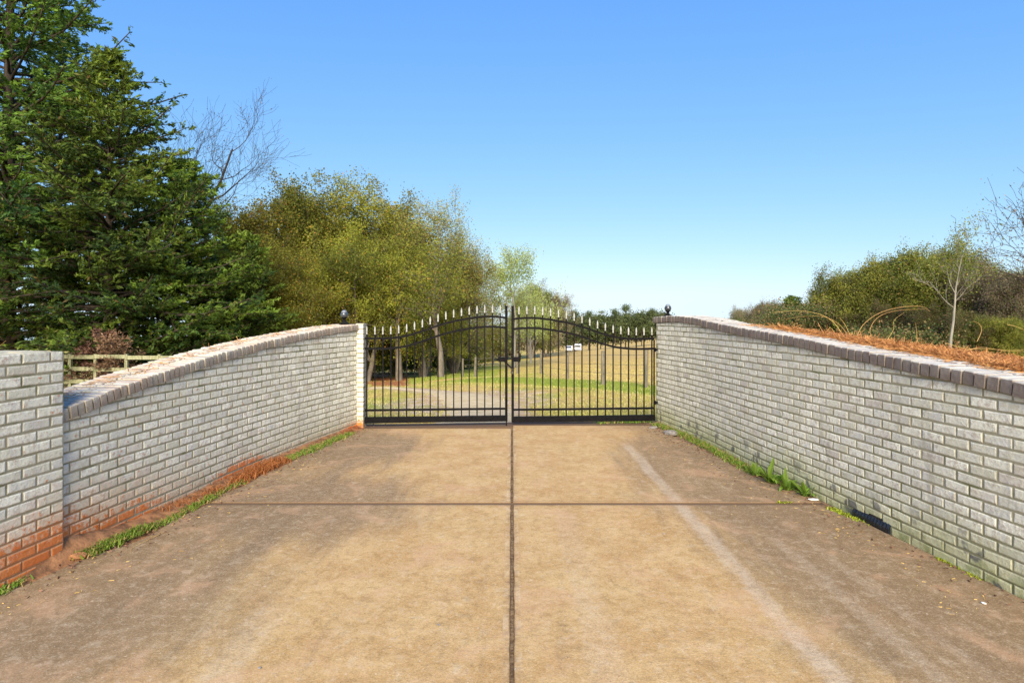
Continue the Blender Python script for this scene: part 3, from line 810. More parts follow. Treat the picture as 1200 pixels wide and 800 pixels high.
gate_leaf((2.165, 9.06), (-.007, 8.90), 0.0, "right leaf of the black iron gate, hinged at the wall with straw on it", False, True)
# chain and padlock that hold the leaves together
ch = thing('gate_chain', 'short dark chain with padlock looped between the two gate leaves', 'chain', (0, 8.84, .9))
pa, pb, pc = Vector((-.10, .02, .02)), Vector((.0, -.02, -.085)), Vector((.09, .03, .0))
for k in range(13):
    u = k / 12; p = pa.lerp(pb, u * 1.6) if u < .62 else pb.lerp(pc, (u - .62) / .38)
    q = MB(); qq = [(.013 * math.cos(a), .008 * math.sin(a), 0) for a in np.linspace(0, 2 * math.pi, 9)]; q.tube(qq, .0032, 5, False)
    q.build('link', M['rust'], ch, p, (0 if k % 2 else math.pi / 2, .9, 0))
q = MB(); q.box((.0, -.02, -.125), (.04, .018, .038)); q.tube([(-.012, -.02, -.107), (-.012, -.02, -.088), (0, -.02, -.078), (.012, -.02, -.088), (.012, -.02, -.107)], .004, 6)
q.build('padlock', M['rust'], ch)

# ------------------------------------------------------------------ lamps on the wall ends
def lamp(x, y, z, label, s=1.0):
    root = thing('wall_lamp', label, 'lamp', (x, y, z), 0, 'black globe lamps on the wall ends'); root.scale = (s, s, s)
    b = MB(); b.box((0, 0, .011), (.12, .12, .022)); b.box((0, 0, .032), (.09, .09, .02), 0, .8); b.build('base', M['iron'], root)
    b = MB(); b.lathe([(.04, .042), (.024, .055), (.02, .072), (.034, .088), (.045, .094), (.045, .102)], n=14); b.build('stem', M['iron'], root, smooth=True)
    b = MB(); b.lathe([(.040, .102), (.052, .118), (.056, .14), (.052, .16), (.044, .172)], n=16); b.build('globe', M['glass'], root, smooth=True)
    b = MB(); b.lathe([(.044, .172), (.036, .190), (.022, .202), (.006, .208)], n=16); b.build('cap', M['glass_top'], root, smooth=True)
lamp(-2.41, 8.58, 1.488, "small black globe lamp on the gate end of the left wall")
lamp(2.33, 8.93, 1.597, "small black globe lamp on the gate end of the right wall", .92)

# ------------------------------------------------------------------ foliage engines (vectorised)
def tubes(segs, n):
    """segs: list of (p0, p1, r0, r1)"""
    if not len(segs): return np.zeros((0, 3)), np.zeros((0, 4), int)
    A = np.array([s[0] for s in segs], float); B = np.array([s[1] for s in segs], float)
    r0 = np.array([s[2] for s in segs]); r1 = np.array([s[3] for s in segs])
    D = B - A; D /= np.maximum(np.linalg.norm(D, axis=1), 1e-6)[:, None]
    ref = np.where(np.abs(D[:, 2:3]) < .9, np.array([[0, 0, 1.]]), np.array([[1., 0, 0]]))
    U = np.cross(D, ref); U /= np.linalg.norm(U, axis=1)[:, None]; W = np.cross(D, U)
    a = np.arange(n) * 2 * np.pi / n; c, s = np.cos(a), np.sin(a)
    ring = U[:, None, :] * c[None, :, None] + W[:, None, :] * s[None, :, None]
    V = np.stack([A[:, None] + ring * r0[:, None, None], B[:, None] + ring * r1[:, None, None]], 1).reshape(-1, 3)
    base = (np.arange(len(segs)) * 2 * n)[:, None]; k = np.arange(n); k2 = (k + 1) % n
    F = np.stack([base + k, base + k2, base + k2 + n, base + k + n], -1).reshape(-1, 4)
    return V, F

def leaves(cent, size, dirs=None, aspect=.55, tone=None, tone2=None, spread=.6, g=rng):
    """one kite-shaped leaf per centre; dirs gives the long axis"""
    N = len(cent); cent = np.asarray(cent, float)
    if dirs is None: dirs = g.normal(size=(N, 3))
    else: dirs = np.asarray(dirs, float) + g.normal(size=(N, 3)) * spread
    dirs = dirs / np.maximum(np.linalg.norm(dirs, axis=1), 1e-6)[:, None]
    side = np.cross(dirs, g.normal(size=(N, 3))); side /= np.maximum(np.linalg.norm(side, axis=1), 1e-6)[:, None]
    s = (np.asarray(size) * g.uniform(.6, 1.3, N))[:, None]
    V = np.stack([cent - dirs * s * .5, cent + side * s * aspect * .5, cent + dirs * s * .5, cent - side * s * aspect * .5], 1).reshape(-1, 3)
    F = np.arange(N * 4).reshape(-1, 4)
    t = g.random(N) if tone is None else np.clip(tone, 0, 1); t2 = g.random(N) if tone2 is None else tone2
    T = np.repeat(np.stack([t, t2, t, np.ones(N)], -1), 4, axis=0)
    return V, F, T

def unit(v): return v / max(np.linalg.norm(v), 1e-9)

def broadleaf(name, seed, H, spread, trunk_r, levels=4, first=.28, leafn=9, leafs=.16, sparse=1.0, up=.35, stems=1, kids=(7, 5, 4), nsides=(8, 5, 3, 3), twig=.012, curl=.22, keep=1.0):
    """recursive limbs; returns (wood mesh arrays, leaf arrays)"""
    g = np.random.default_rng(seed); segs = [[] for _ in range(levels)]; tips = []
    def grow(p, d, L, r, lv, tone):
        n = (7, 5, 4, 3)[min(lv, 3)]; pts = [p]; rr = [r]; q = p.copy(); dd = d.copy()
        for i in range(n):
            dd = unit(dd + g.normal(size=3) * curl * (.45 if lv == 0 else 1) + np.array([0, 0, up * (.25 if lv == 0 else .30)]))
            q2 = q + dd * L / n; r2 = max(r * (1 - .80 * (i + 1) / n), twig * .5); segs[lv].append((q, q2, rr[-1], r2)); q = q2; pts.append(q); rr.append(r2)
        if lv + 1 < levels:
            nk = kids[min(lv, len(kids) - 1)]; nk = max(2, int(nk + g.integers(-1, 2)))
            for k in range(nk):
                u = (first if lv == 0 else .2) + (1 - (first if lv == 0 else .2)) * (k + g.random() * .8) / nk; u = min(u, .99)
                f = u * n; i = int(f); w = f - i; b = pts[i] * (1 - w) + pts[min(i + 1, n)] * w; br = rr[i] * (1 - w) + rr[min(i + 1, n)] * w
                ax = unit(pts[min(i + 1, n)] - pts[i]); a = g.random() * 2 * np.pi + k * 2.4
                perp = unit(np.cross(ax, [math.cos(a), math.sin(a), .3])); th = g.uniform(.5, 1.05) if lv == 0 else g.uniform(.4, .95)
                nd = unit(ax * math.cos(th) + perp * math.sin(th))
                if lv == 0: nl = spread * g.uniform(.75, 1.15) * (1.15 - .55 * u)
                else: nl = L * g.uniform(.42, .68)
                grow(b, nd, nl, max(br * g.uniform(.4, .62), twig * .7), lv + 1, float(np.clip(tone + g.normal() * (.27 if lv == 0 else .13), 0, 1)))
            if lv > 0: tips.append((pts[-1], dd, tone))
        else:
            for i in range(1, len(pts)): tips.append((pts[i], dd, tone))
    for st in range(stems):
        a = st * 2 * np.pi / max(stems, 1) + g.random(); lean = 0 if stems == 1 else .22
        grow(np.array([.15 * (stems > 1) * math.cos(a), .15 * (stems > 1) * math.sin(a), -.25]), unit(np.array([lean * math.cos(a), lean * math.sin(a), 1])), H * (.86 if st == 0 else g.uniform(.65, .85)), trunk_r, 0, .5)
    tr = tubes(segs[0] + segs[1], nsides[0]); b2 = tubes(sum(segs[2:], []), 3)
    T = np.array([t[0] for t in tips]); D = np.array([t[1] for t in tips]); tn = np.array([t[2] for t in tips])
    if keep < 1: k = g.random(len(T)) < keep; T, D, tn = T[k], D[k], tn[k]
    n = max(1, int(leafn)); C_ = np.repeat(T, n, 0); Dd = np.repeat(D, n, 0); tt = np.repeat(tn, n)
    off = g.normal(size=C_.shape) * leafs * 1.5 * sparse; C_ = C_ + off
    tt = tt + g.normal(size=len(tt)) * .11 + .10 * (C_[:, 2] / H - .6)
    lv_ = leaves(C_, leafs, None, .7, tt, None, 1, g) if leafn > 0 else None
    Vw = np.vstack([tr[0], b2[0]]); nt = len(tr[0])
    return (tr, b2, lv_)

def tree_parts(name, pack, leafmat, barkmat, label, cat, group, loc, rz=0.0, scale=1.0, leafname='crown'):
    tr, br, lv = pack; root = thing(name, label, cat, loc, rz, group); root.scale = (scale, scale, scale) if not isinstance(scale, tuple) else scale
    link('trunk', mesh_np('trunk', tr[0], tr[1], barkmat, smooth=True), root)
    if len(br[0]): link('branches', mesh_np('branches', br[0], br[1], barkmat), root)
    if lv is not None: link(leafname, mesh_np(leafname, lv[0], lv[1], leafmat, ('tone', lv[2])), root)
    return root

def cedar(seed, H, rad, trunk_r, nb, dens=1.0, low=.06, leaf=.15, twigs=(9, 15), shape=.75):
    """layered boughs, each with side sprays clothed in narrow scale-leaf tufts"""
    g = np.random.default_rng(seed); main = []; sub = []; C_, D_, T_, = [], [], []
    bend = g.normal(size=2) * .15
    tp = lambda u: np.array([bend[0] * u * u * 2, bend[1] * u * u * 2, H * u])
    for k in range(12): main.append((tp(k / 12), tp((k + 1) / 12), trunk_r * (1 - k / 12.5), trunk_r * (1 - (k + 1) / 12.5)))
    for b in range(nb):
        u = low + (1 - low) * (b + g.random()) / nb; a = b * 2.399 + g.normal() * .35
        Lb = rad * (1 - u ** 1.25) ** shape * g.uniform(.62, 1.22) + .25
        if u < .22: Lb *= .75
        p = tp(u); el = .10 + .55 * u + g.normal() * .12; d = np.array([math.cos(a) * math.cos(el), math.sin(a) * math.cos(el), math.sin(el)])
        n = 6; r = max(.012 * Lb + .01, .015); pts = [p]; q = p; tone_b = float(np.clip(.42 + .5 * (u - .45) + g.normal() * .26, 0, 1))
        for i in range(n):
            d = unit(d + np.array([0, 0, -.07 if i < 3 else .09]) + g.normal(size=3) * .09); q2 = q + d * Lb / n; main.append((q, q2, r * (1 - i / n * .8), r * (1 - (i + 1) / n * .8))); q = q2; pts.append(q)
        nt = int(g.integers(*twigs) * dens * (.5 + Lb / rad * .9)) + 2
        for t in range(nt):
            w = .18 + .82 * (t + g.random()) / nt; f = min(w, .999) * n; i = int(f); base = pts[i] * (1 - f + i) + pts[i + 1] * (f - i); ax = unit(pts[i + 1] - pts[i])
            hor = unit(np.cross(ax, [0, 0, 1])) * (1 if t % 2 else -1); td = unit(ax * g.uniform(.4, .9) + hor * g.uniform(.4, 1.1) + np.array([0, 0, g.normal() * .28 - .02]))
            tl = (.24 + .30 * Lb * (1.05 - w)) * g.uniform(.6, 1.25); e = base + td * tl; sub.append((base, e, .008, .003))
            m = int(max(6, tl * 34)); v = g.random(m) ** .8; cc = base + td * tl * v[:, None] + g.normal(size=(m, 3)) * np.array([.06, .06, .045]) * (1.2 - v[:, None] * .5)
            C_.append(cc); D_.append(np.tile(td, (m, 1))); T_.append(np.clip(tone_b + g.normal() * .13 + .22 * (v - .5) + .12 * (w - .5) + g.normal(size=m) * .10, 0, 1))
    C_ = np.vstack(C_); D_ = np.vstack(D_); T_ = np.concatenate(T_)
    return (tubes(main, 6), tubes(sub, 3), leaves(C_, leaf, D_, .34, T_, None, .55, g))

# world position of a spot seen at column px (1200 wide photo scale), at distance Y
def at(px, Y, dz=0.0):
    X = (px - 600) / 700 * Y; return (X, Y, float(tz(X, Y)) + dz)

# ------------------------------------------------------------------ left cedars
CG = 'dark green cedars beyond the left wall'; RG = 'wood behind the right wall'
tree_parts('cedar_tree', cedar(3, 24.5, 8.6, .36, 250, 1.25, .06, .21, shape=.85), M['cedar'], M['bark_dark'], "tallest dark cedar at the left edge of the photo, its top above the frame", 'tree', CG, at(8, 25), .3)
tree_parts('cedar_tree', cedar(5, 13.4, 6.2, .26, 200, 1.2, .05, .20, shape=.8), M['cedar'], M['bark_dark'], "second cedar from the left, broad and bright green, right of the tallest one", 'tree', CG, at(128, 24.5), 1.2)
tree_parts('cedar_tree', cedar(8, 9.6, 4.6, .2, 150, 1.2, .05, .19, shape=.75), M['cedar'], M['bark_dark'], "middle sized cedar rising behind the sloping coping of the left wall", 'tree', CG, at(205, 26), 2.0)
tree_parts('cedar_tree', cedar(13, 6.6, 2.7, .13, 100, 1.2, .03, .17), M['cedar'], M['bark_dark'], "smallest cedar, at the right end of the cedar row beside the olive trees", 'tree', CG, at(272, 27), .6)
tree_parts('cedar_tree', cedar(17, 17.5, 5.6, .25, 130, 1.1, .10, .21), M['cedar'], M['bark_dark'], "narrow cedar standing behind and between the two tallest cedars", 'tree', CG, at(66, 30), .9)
tree_parts('dead_cedar_sapling', cedar(21, 2.0, 1.0, .04, 26, .8, .1, .12), M['deadcedar'], M['bark_dark'], "russet dead cedar sapling behind the rail fence, left of its twin", 'dead tree', 'dead russet saplings at the fence', at(108, 21.4), 0)
tree_parts('dead_cedar_sapling', cedar(22, 1.9, .75, .04, 22, .8, .1, .12), M['deadcedar'], M['bark_dark'], "russet dead cedar sapling behind the rail fence, right of its twin", 'dead tree', 'dead russet saplings at the fence', at(148, 21.4), 0)

# ------------------------------------------------------------------ broadleaf trees
bare1 = broadleaf('bare', 31, 15.4, 6.0, .20, 4, .3, 1, .08, 1.0, .42, 1, (12, 8, 6), twig=.012, curl=.2, keep=.3)
tree_parts('bare_tree', bare1, M['browntree'], M['bark_dark'], "tall bare tree whose grey twigs show above the cedars", 'tree', 'bare trees', at(190, 34), 0, 1.12)
bare2 = broadleaf('bare', 33, 11.6, 4.6, .17, 4, .3, 1, .08, 1.0, .42, 1, (12, 8, 6), twig=.012, curl=.2, keep=.3)
tree_parts('bare_tree', bare2, M['browntree'], M['bark_dark'], "lower bare tree between the cedars and the olive trees", 'tree', 'bare trees', at(238, 36))
copy_bare = (bare1, bare2)
tree_parts('bare_tree', bare1, M['browntree'], M['bark_dark'], "bare tree whose twigs stick out right of the tallest cedar", 'tree', 'bare trees', at(150, 36), 2.2, 1.22)
OG = 'olive autumn trees left of the gate'
olive1 = broadleaf('olive', 41, 10.0, 4.6, .22, 4, .14, 30, .115, 1.25, .26, 2, (13, 7, 4), curl=.25)
olive2 = broadleaf('olive', 44, 11.0, 4.8, .22, 4, .12, 34, .115, 1.25, .28, 3, (11, 6, 4), curl=.25)
grey1 = broadleaf('grey', 47, 10.2, 3.9, .17, 4, .16, 15, .09, 1.3, .40, 3, (12, 7, 5), twig=.014, curl=.2)
pale1 = broadleaf('pale', 52, 8.0, 3.3, .13, 4, .22, 15, .11, 1.5, .40, 1, (12, 6, 4), twig=.014, curl=.22)
t_ol1 = tree_parts('olive_tree', olive1, M['olive'], M['bark'], "rounded olive green tree just right of the cedars", 'tree', OG, at(322, 34))
t_ol2 = tree_parts('olive_tree', olive2, M['olive'], M['bark'], "largest olive tree with orange tinted leaves, above the left wall lamp", 'tree', OG, at(400, 36))
t_gr1 = tree_parts('twiggy_tree', grey1, M['bronze'], M['bark'], "grey twiggy tree above the left gate leaf, thinly leaved", 'tree', 'twiggy trees above the left gate leaf', at(496, 38))
t_pa1 = tree_parts('pale_tree', pale1, M['pale'], M['bark_pale'], "slender pale green tree behind the meeting stiles of the gate", 'tree', None, at(602, 45), 0, 1.05)

def place(src, label, px, Y, s, rz, group=None, mat=None, sz=None, name=None, cat='tree'):
    s = s * (.84 if group == RG else 1.0); o = copy_tree(src); o.location = at(px, Y); o.rotation_euler = (0, 0, rz); o.scale = (s, s, s * (sz or 1)); o['label'] = label
    if group: o['group'] = group
    elif 'group' in o: del o['group']
    if name: o.name = name
    o['category'] = cat
    if mat:
        for ch_ in o.children:
            if ch_.name.startswith('crown'):
                ch_.material_slots[0].link = 'OBJECT'; ch_.material_slots[0].material = mat
    return o
place(t_ol1, "low olive tree filling in under the rounded one, right of the smallest cedar", 352, 31, .66, 2.2, OG)
place(t_ol2, "yellowish olive tree just above the gate end of the left wall", 428, 33, .72, 4.0, OG)
place(t_ol1, "bushy olive tree behind the left end of the gate", 462, 42, .85, .9, OG)
place(t_ol1, "tall olive tree between the rounded one and the orange tinted one", 366, 38, 1.10, 3.9, OG)
place(t_ol1, "olive tree on the right shoulder of the olive row, beside the twiggy trees", 428, 40, 1.12, 5.0, OG)
place(t_gr1, "twiggy tree leaning right, between the grey twiggy tree and the pale one", 532, 41, .88, 2.0, 'twiggy trees above the left gate leaf')
place(t_ol2, "low olive green crown above the middle of the left gate leaf", 530, 46, .62, 1.0, OG)
place(t_ol1, "small olive tree low behind the left gate pickets, right of the bushy one", 497, 36, .50, 3.3, OG)
place(t_ol2, "dense olive tree standing behind the rounded one and the cedars", 300, 41, .88, 5.1, OG)
place(t_pa1, "lower pale green tree just right of the meeting stiles", 622, 56, .82, 1.9)
place(t_ol1, "far olive thicket tree low behind the meeting stiles", 578, 62, .36, .3, OG)

# trunks that stand out below the crowns
for px, Y, r_, lab in ((468, 33, .22, "thick grey trunk behind the fifth picket of the left gate leaf"), (516, 31, .20, "pale grey trunk at the middle of the left gate leaf"), (497, 35, .14, "thin grey trunk between the two thick ones behind the left gate leaf")):
    pk = broadleaf('t', int(px), 6.5, 2.4, r_, 4, .42, 8, .11, 1.6, .35, 1, (8, 5, 4), twig=.014)
    tree_parts('trunk_tree', pk, M['olive'], M['bark'], lab, 'tree', 'thin trees in front of the left wood', at(px, Y))

# ------------------------------------------------------------------ right hand wood
RG = 'wood behind the right wall'
mix1 = broadleaf('mix', 61, 7.4, 3.3, .16, 4, .06, 28, .11, 1.3, .25, 2, (15, 7, 4), curl=.24)
t_mx = tree_parts('mixed_tree', mix1, M['mixed'], M['bark'], "olive green tree in the right wood, just left of the pale trunked one", 'tree', RG, at(1072, 35), 0, .90)
mix2 = broadleaf('mix', 64, 7.0, 3.0, .15, 4, .05, 26, .11, 1.3, .3, 3, (13, 7, 4), curl=.24)
t_m2 = tree_parts('mixed_tree', mix2, M['mixed'], M['bark'], "olive tree of the right wood above the arching canes", 'tree', RG, at(1012, 37), 0, .80)
front = broadleaf('front', 67, 7.2, 2.3, .10, 4, .52, 5, .09, 1.5, .75, 1, (9, 6, 4), twig=.014, curl=.2)
tree_parts('pale_trunk_tree', front, M['mixed'], M['bark_pale'], "slim tree with a straight pale trunk in front of the right wood", 'tree', RG, at(1113, 27), 0, (.8, .8, .85))
place(t_mx, "top left tree of the right wood's high middle, over the straw crest", 1040, 40, 1.0, 2.0, RG)
place(t_m2, "tall olive tree forming the highest crown of the right wood", 1105, 36, 1.02, 1.0, RG, M['mixed'])
place(t_mx, "reddish brown winter tree near the right edge of the photo", 1165, 34, .80, 3.1, RG, M['browntree'])
place(t_m2, "brownish low tree in the right bottom corner of the wood", 1205, 30, .72, 4.4, RG, M['browntree'])
place(t_m2, "dark green bush under the pale trunked tree", 1128, 29, .42, 1.4, RG, M['thicket'])
place(t_mx, "dark low bush right of the pale trunked tree", 1155, 28, .40, .2, RG, M['thicket'])
place(t_mx, "olive tree where the skyline of the right wood begins to climb", 985, 42, .82, 4.0, RG)
place(t_m2, "low green tree behind the tallest arching cane", 1040, 33, .50, 2.5, RG, M['thicket'])
place(t_mx, "low dark tree behind the straw, left of the canes' roots", 985, 36, .46, 5.0, RG, M['thicket'])
place(t_m2, "green tree low in the middle of the right wood", 1080, 31, .46, 5.5, RG, M['thicket'])
place(t_mx, "brown tinted tree on the far left slope of the right wood", 898, 60, .80, .7, RG, M['browntree'])
place(t_m2, "small brown tree at the very left tip of the right wood", 870, 72, .74, 1.7, RG, M['browntree'])
place(t_ol1, "far olive tree over the left slope of the distant wood", 640, 92, 1.0, 2.0, None, M['browntree'])
place(t_ol2, "far brownish tree where the distant wood meets the pale tree", 622, 88, .9, 1.1, None, M['mixed'])
place(t_m2, "brown winter tree just left of the dark cedar in the right wood", 912, 52, .66, 3.3, RG, M['browntree'])
place(t_mx, "olive tree behind the dark cedar of the right wood", 955, 48, .70, 2.9, RG)
place(t_m2, "farthest right olive tree, cut by the right edge of the photo", 1225, 37, .95, .5, RG, M['mixed'])
place(t_mx, "olive brown tree behind the reddish winter tree", 1150, 42, 1.0, 5.3, RG, M['mixed'])
place(t_mx, "tangled green brown tree behind the right end of the coping", 1185, 27, .38, 2.2, RG, M['mixed'])
tree_parts('cedar_tree', cedar(25, 4.0, 1.7, .1, 50, 1.0, .03, .18), M['green'], M['bark_dark'], "dark cedar at the left end of the right wood, with a spiky top", 'tree', None, at(928, 41), 0)
place(t_gr1, "greyish twiggy tree standing in the right wood above the straw", 1000, 39, .58, 3.0, RG, M['browntree'])
place(t_gr1, "greyish twiggy tree beside the pale trunk in the right wood", 1140, 33, .62, 1.0, RG, M['browntree'])
bare3 = broadleaf('bare', 71, 7.6, 4.2, .15, 4, .3, 3, .09, 1.0, .25, 1, (9, 6, 5), twig=.016, curl=.3, keep=.6)
tree_parts('bare_tree', bare3, M['browntree'], M['bark_dark'], "dark bare tree reaching in at the right edge of the photo", 'tree', 'bare trees', at(1232, 27))

# ------------------------------------------------------------------ far wood across the field
def pine_pack(seed, H, r):
    g = np.random.default_rng(seed); main = [(np.array([0, 0, H * k / 6]), np.array([0, 0, H * (k + 1) / 6]), .16 * (1 - k / 7), .16 * (1 - (k + 1) / 7)) for k in range(6)]
    C_ = []; T_ = []
    for k in range(16):
        u = .38 + .62 * g.random(); a = g.random() * 6.28; rr = r * (1.15 - u) * 1.5 * g.uniform(.3, 1); c = np.array([rr * math.cos(a), rr * math.sin(a), H * u]); main.append((np.array([0, 0, H * u * .92]), c, .05, .02))
        n = 120; C_.append(c + g.normal(size=(n, 3)) * np.array([.55, .55, .35])); T_.append(np.clip(g.normal() * .2 + .5 + g.normal(size=n) * .1, 0, 1))
    return (tubes(main, 5), (np.zeros((0, 3)), None), leaves(np.vstack(C_), .32, None, .6, np.concatenate(T_), None, 1, g))
PG = 'pines of the far wood across the field'
plist = []
for k, (px, Y, H) in enumerate(((648, 156, 9.6), (673, 164, 10.9), (690, 162, 10.2), (704, 164, 10.2), (721, 160, 10.0), (733, 164, 11.2), (752, 160, 9.4), (764, 160, 9.4), (779, 164, 8.4))):
    lab = ["pine at the left end of the far wood", "pine above the two white vehicles", "tall pine just right of the white vehicles", "pine of the far wood over the middle fence post", "dark pine left of the far wood's summit", "tallest pine of the far wood, a dark rounded top", "lower pine dipping right of the tallest one", "pine touching the end of the right wall in the view", "pine seen just over the right wall lamp"][k]
    if k < 3:
        o = tree_parts('pine_tree', pine_pack(80 + k, H, 2.3), M['pine'], M['bark_dark'], lab, 'tree', PG, at(px, Y)); plist.append(o)
    else:
        o = copy_tree(plist[k % 3]); o.location = at(px, Y); o['label'] = lab; s = H / (9.6, 10.9, 10.2)[k % 3]; o.scale = (s, s, s); o.rotation_euler = (0, 0, k * 1.3)
# the mass of the wood behind them
def far_mass(name, rows, mat, seed, dens, leaf=.5):
    g = np.random.default_rng(seed); C_ = []; T_ = []
    for (px0, px1, Y, zt0, zt1) in rows:
        n = int(abs(px1 - px0) * dens)
        for k in range(n):
            u = g.random(); px = px0 + (px1 - px0) * u; YY = Y + g.uniform(-4, 4); X = (px - 600) / 700 * YY; zb = float(tz(X, YY)); ht = (zt0 + (zt1 - zt0) * u) * g.uniform(.25, 1.0)
            m = int(26 * (.5 / leaf) ** .6); C_.append(np.array([X, YY, zb + ht]) + g.normal(size=(m, 3)) * np.array([.8, .8, .6]) * (leaf / .5) ** .4); T_.append(np.clip(g.normal() * .22 + .45 + g.normal(size=m) * .1, 0, 1))
    C_ = np.vstack(C_); C_[:, 2] = np.maximum(C_[:, 2], -12); v, f, t = leaves(C_, leaf, None, .7, np.concatenate(T_), None, 1, g)
    return tag(link(name, mesh_np(name, v, f, mat, ('tone', t))), None, None, None, 'stuff')
tag(far_mass('far_wood', [(640, 782, 165, 8.8, 8.2), (425, 640, 150, 8.0, 8.4), (612, 700, 170, 9.5, 9.8), (690, 775, 172, 9.6, 9.0)], M['pine'], 5, 5), "dark distant wood closing the field behind the gate")
tag(far_mass('far_thicket', [(540, 655, 140, 7.0, 6.6), (500, 600, 92, 3.6, 3.2), (380, 560, 80, 4.0, 3.6)], M['browntree'], 6, 4, .4), "brown leafless thicket at the foot of the distant wood")
tag(far_mass('left_undergrowth', [(230, 440, 39, 3.0, 2.6), (440, 560, 52, 2.4, 2.2)], M['mixed'], 9, 8.0, .13), "low olive undergrowth below the trees left of the gate")
tag(far_mass('right_undergrowth', [(900, 1260, 40, 3.0, 3.4), (1000, 1260, 32, 1.3, 1.5), (850, 960, 60, 2.6, 3.0)], M['thicket'], 10, 7.0, .11), "dark undergrowth at the foot of the right wood")

# ------------------------------------------------------------------ post and rail fence, left
fence = thing('rail_fence', 'weathered grey green post and rail fence beyond the left wall', 'fence', at(60, 21))
fx, fy, fz = fence.location
xs_p = [-18.6, -17.2, -15.55, -14.62, -13.5, -12.3, -11.1, -9.9, -8.7, -7.5]
for x in xs_p:
    b = MB(); Yp = 21 + (x + 15) * -.05; b.box((x - fx, Yp - fy, -.36 - fz), (.10, .10, 1.30)); b.build('post', M['wood'], fence)
for i in range(len(xs_p) - 1):
    for zz in (.19, -.24, -.66):
        xa, xb = xs_p[i], xs_p[i + 1]; b = MB(); ym = 21 + ((xa + xb) / 2 + 15) * -.05; b.box(((xa + xb) / 2 - fx, ym - .075 - fy, zz - fz + R.uniform(-.02, .02)), (xb - xa - .01, .035, .135), -.05)
        b.build('rail', M['wood'], fence)

# field fence: round posts with wires
ff = thing('wire_fence', 'field fence of grey wooden posts and thin wires seen through the right gate leaf', 'fence', at(706, 18.2))
gx, gy, gz = ff.location; fps = []
for px, Y, h_ in ((757, 16.6, 1.08), (706.5, 18.2, 1.02), (664.7, 22.5, 1.0), (634, 27, 1.0), (606, 29, 1.0), (557, 30, 1.0), (542, 31, .95)):
    p = at(px, Y); fps.append((p, h_)); b = MB(); r_ = .065
    b.tube([(p[0] - gx, p[1] - gy, p[2] - gz - .2), (p[0] - gx, p[1] - gy, p[2] - gz + h_ * .6), (p[0] - gx + .01, p[1] - gy, p[2] - gz + h_)], [r_, r_ * .97, r_ * .93], 9); b.build('post', M['post'], ff)
for zz in (.35, .62, .9):
    b = MB(); b.tube([(p[0] - gx, p[1] - gy - .08, p[2] - gz + zz) for p, h_ in fps], .006, 4); b.build('wire', M['wire'], ff)

# two white vehicles far away at the edge of the field
def far_vehicle(label, px, Y, van):
    p = at(px, Y); root = thing('parked_vehicle', label, 'vehicle', (p[0], p[1], p[2] + .1), 1.42, 'white vehicles parked beyond the field')
    b = MB(); Lh = 2.3 if not van else 2.2
    prof = [(-Lh, .35), (-Lh, .95), (-Lh * .7, 1.02), (-Lh * .42, 1.5), (Lh * .45, 1.52), (Lh * .78, .98), (Lh, .9), (Lh, .35)] if not van else [(-Lh, .35), (-Lh, 1.75), (-Lh * .9, 1.9), (Lh * .45, 1.9), (Lh * .75, 1.15), (Lh, 1.0), (Lh, .35)]
    n = len(prof); V_ = [(x, -.85, z) for x, z in prof] + [(x, .85, z) for x, z in prof]
    b.add(V_, [tuple(range(n))] + [tuple(range(2 * n - 1, n - 1, -1))] + [((k + 1) % n, k, n + k, n + (k + 1) % n) for k in range(n)]); b.build('body', M['carwhite'], root)
    w = MB(); zt = 1.42 if not van else 1.7; w.box((0, -.853, zt - .18), (Lh * .9, .012, .3)); w.build('window', M['glass'], root)
    w = MB()
    q4 = [(-Lh * .69 - .02, -.7, 1.06), (-Lh * .69 - .02, .7, 1.06), (-Lh * .45 - .02, .62, 1.45), (-Lh * .45 - .02, -.62, 1.45)] if not van else [(-Lh - .01, -.7, 1.15), (-Lh - .01, .7, 1.15), (-Lh - .01, .7, 1.65), (-Lh - .01, -.7, 1.65)]
    w.add(q4 + [(x + .012, y, z) for x, y, z in q4], [(0, 1, 2, 3), (7, 6, 5, 4), (0, 4, 5, 1), (1, 5, 6, 2), (2, 6, 7, 3), (3, 7, 4, 0)]); w.build('rear_window', M['glass'], root)
    w = MB(); w.box((-Lh - .03, 0, .48), (.08, 1.6, .16)); w.build('bumper', M['tyre'], root)
    for s in (-1, 1):
        w = MB(); w.tube([(s * Lh * .62, -.88, .33), (s * Lh * .62, .88, .33)], .33, 14); w.build('wheel', M['tyre'], root)
far_vehicle("white car parked at the field's far edge, left of the white van", 667, 150, False)
far_vehicle("white van parked at the field's far edge, right of the white car", 677.5, 152, True)

# ------------------------------------------------------------------ grass in the field (stuff)
def blades(P, h, w, mat, name, tone, lean=.4, seed=1, label=None, droop=0.0):
    g = np.random.default_rng(seed); N = len(P); a = g.random(N) * 6.28; hh = h * g.uniform(.5, 1.3, N)
    side = np.stack([np.cos(a), np.sin(a), np.zeros(N)], -1) * (w * g.uniform(.6, 1.3, N))[:, None] * .5
    ln = g.normal(size=(N, 3)) * lean; ln[:, 2] = 1; ln /= np.linalg.norm(ln, axis=1)[:, None]
    mid = P + ln * hh[:, None] * .6; tip = P + ln * hh[:, None] + g.normal(size=(N, 3)) * np.array([.25, .25, .05]) * hh[:, None]; tip[:, 2] -= droop * hh
    V = np.stack([P - side, P + side, mid + side * .7, tip, mid - side * .7], 1).reshape(-1, 3); I = np.arange(N)[:, None] * 5
    F = np.vstack([I + np.array([0, 1, 2]), I + np.array([0, 2, 4]), I + np.array([4, 2, 3])])
    T = np.repeat(np.stack([tone, g.random(N), tone, np.ones(N)], -1), 5, axis=0)
    o = link(name, mesh_np(name, V, F, mat, ('tone', T))); tag(o, label, None, None, 'stuff'); return o
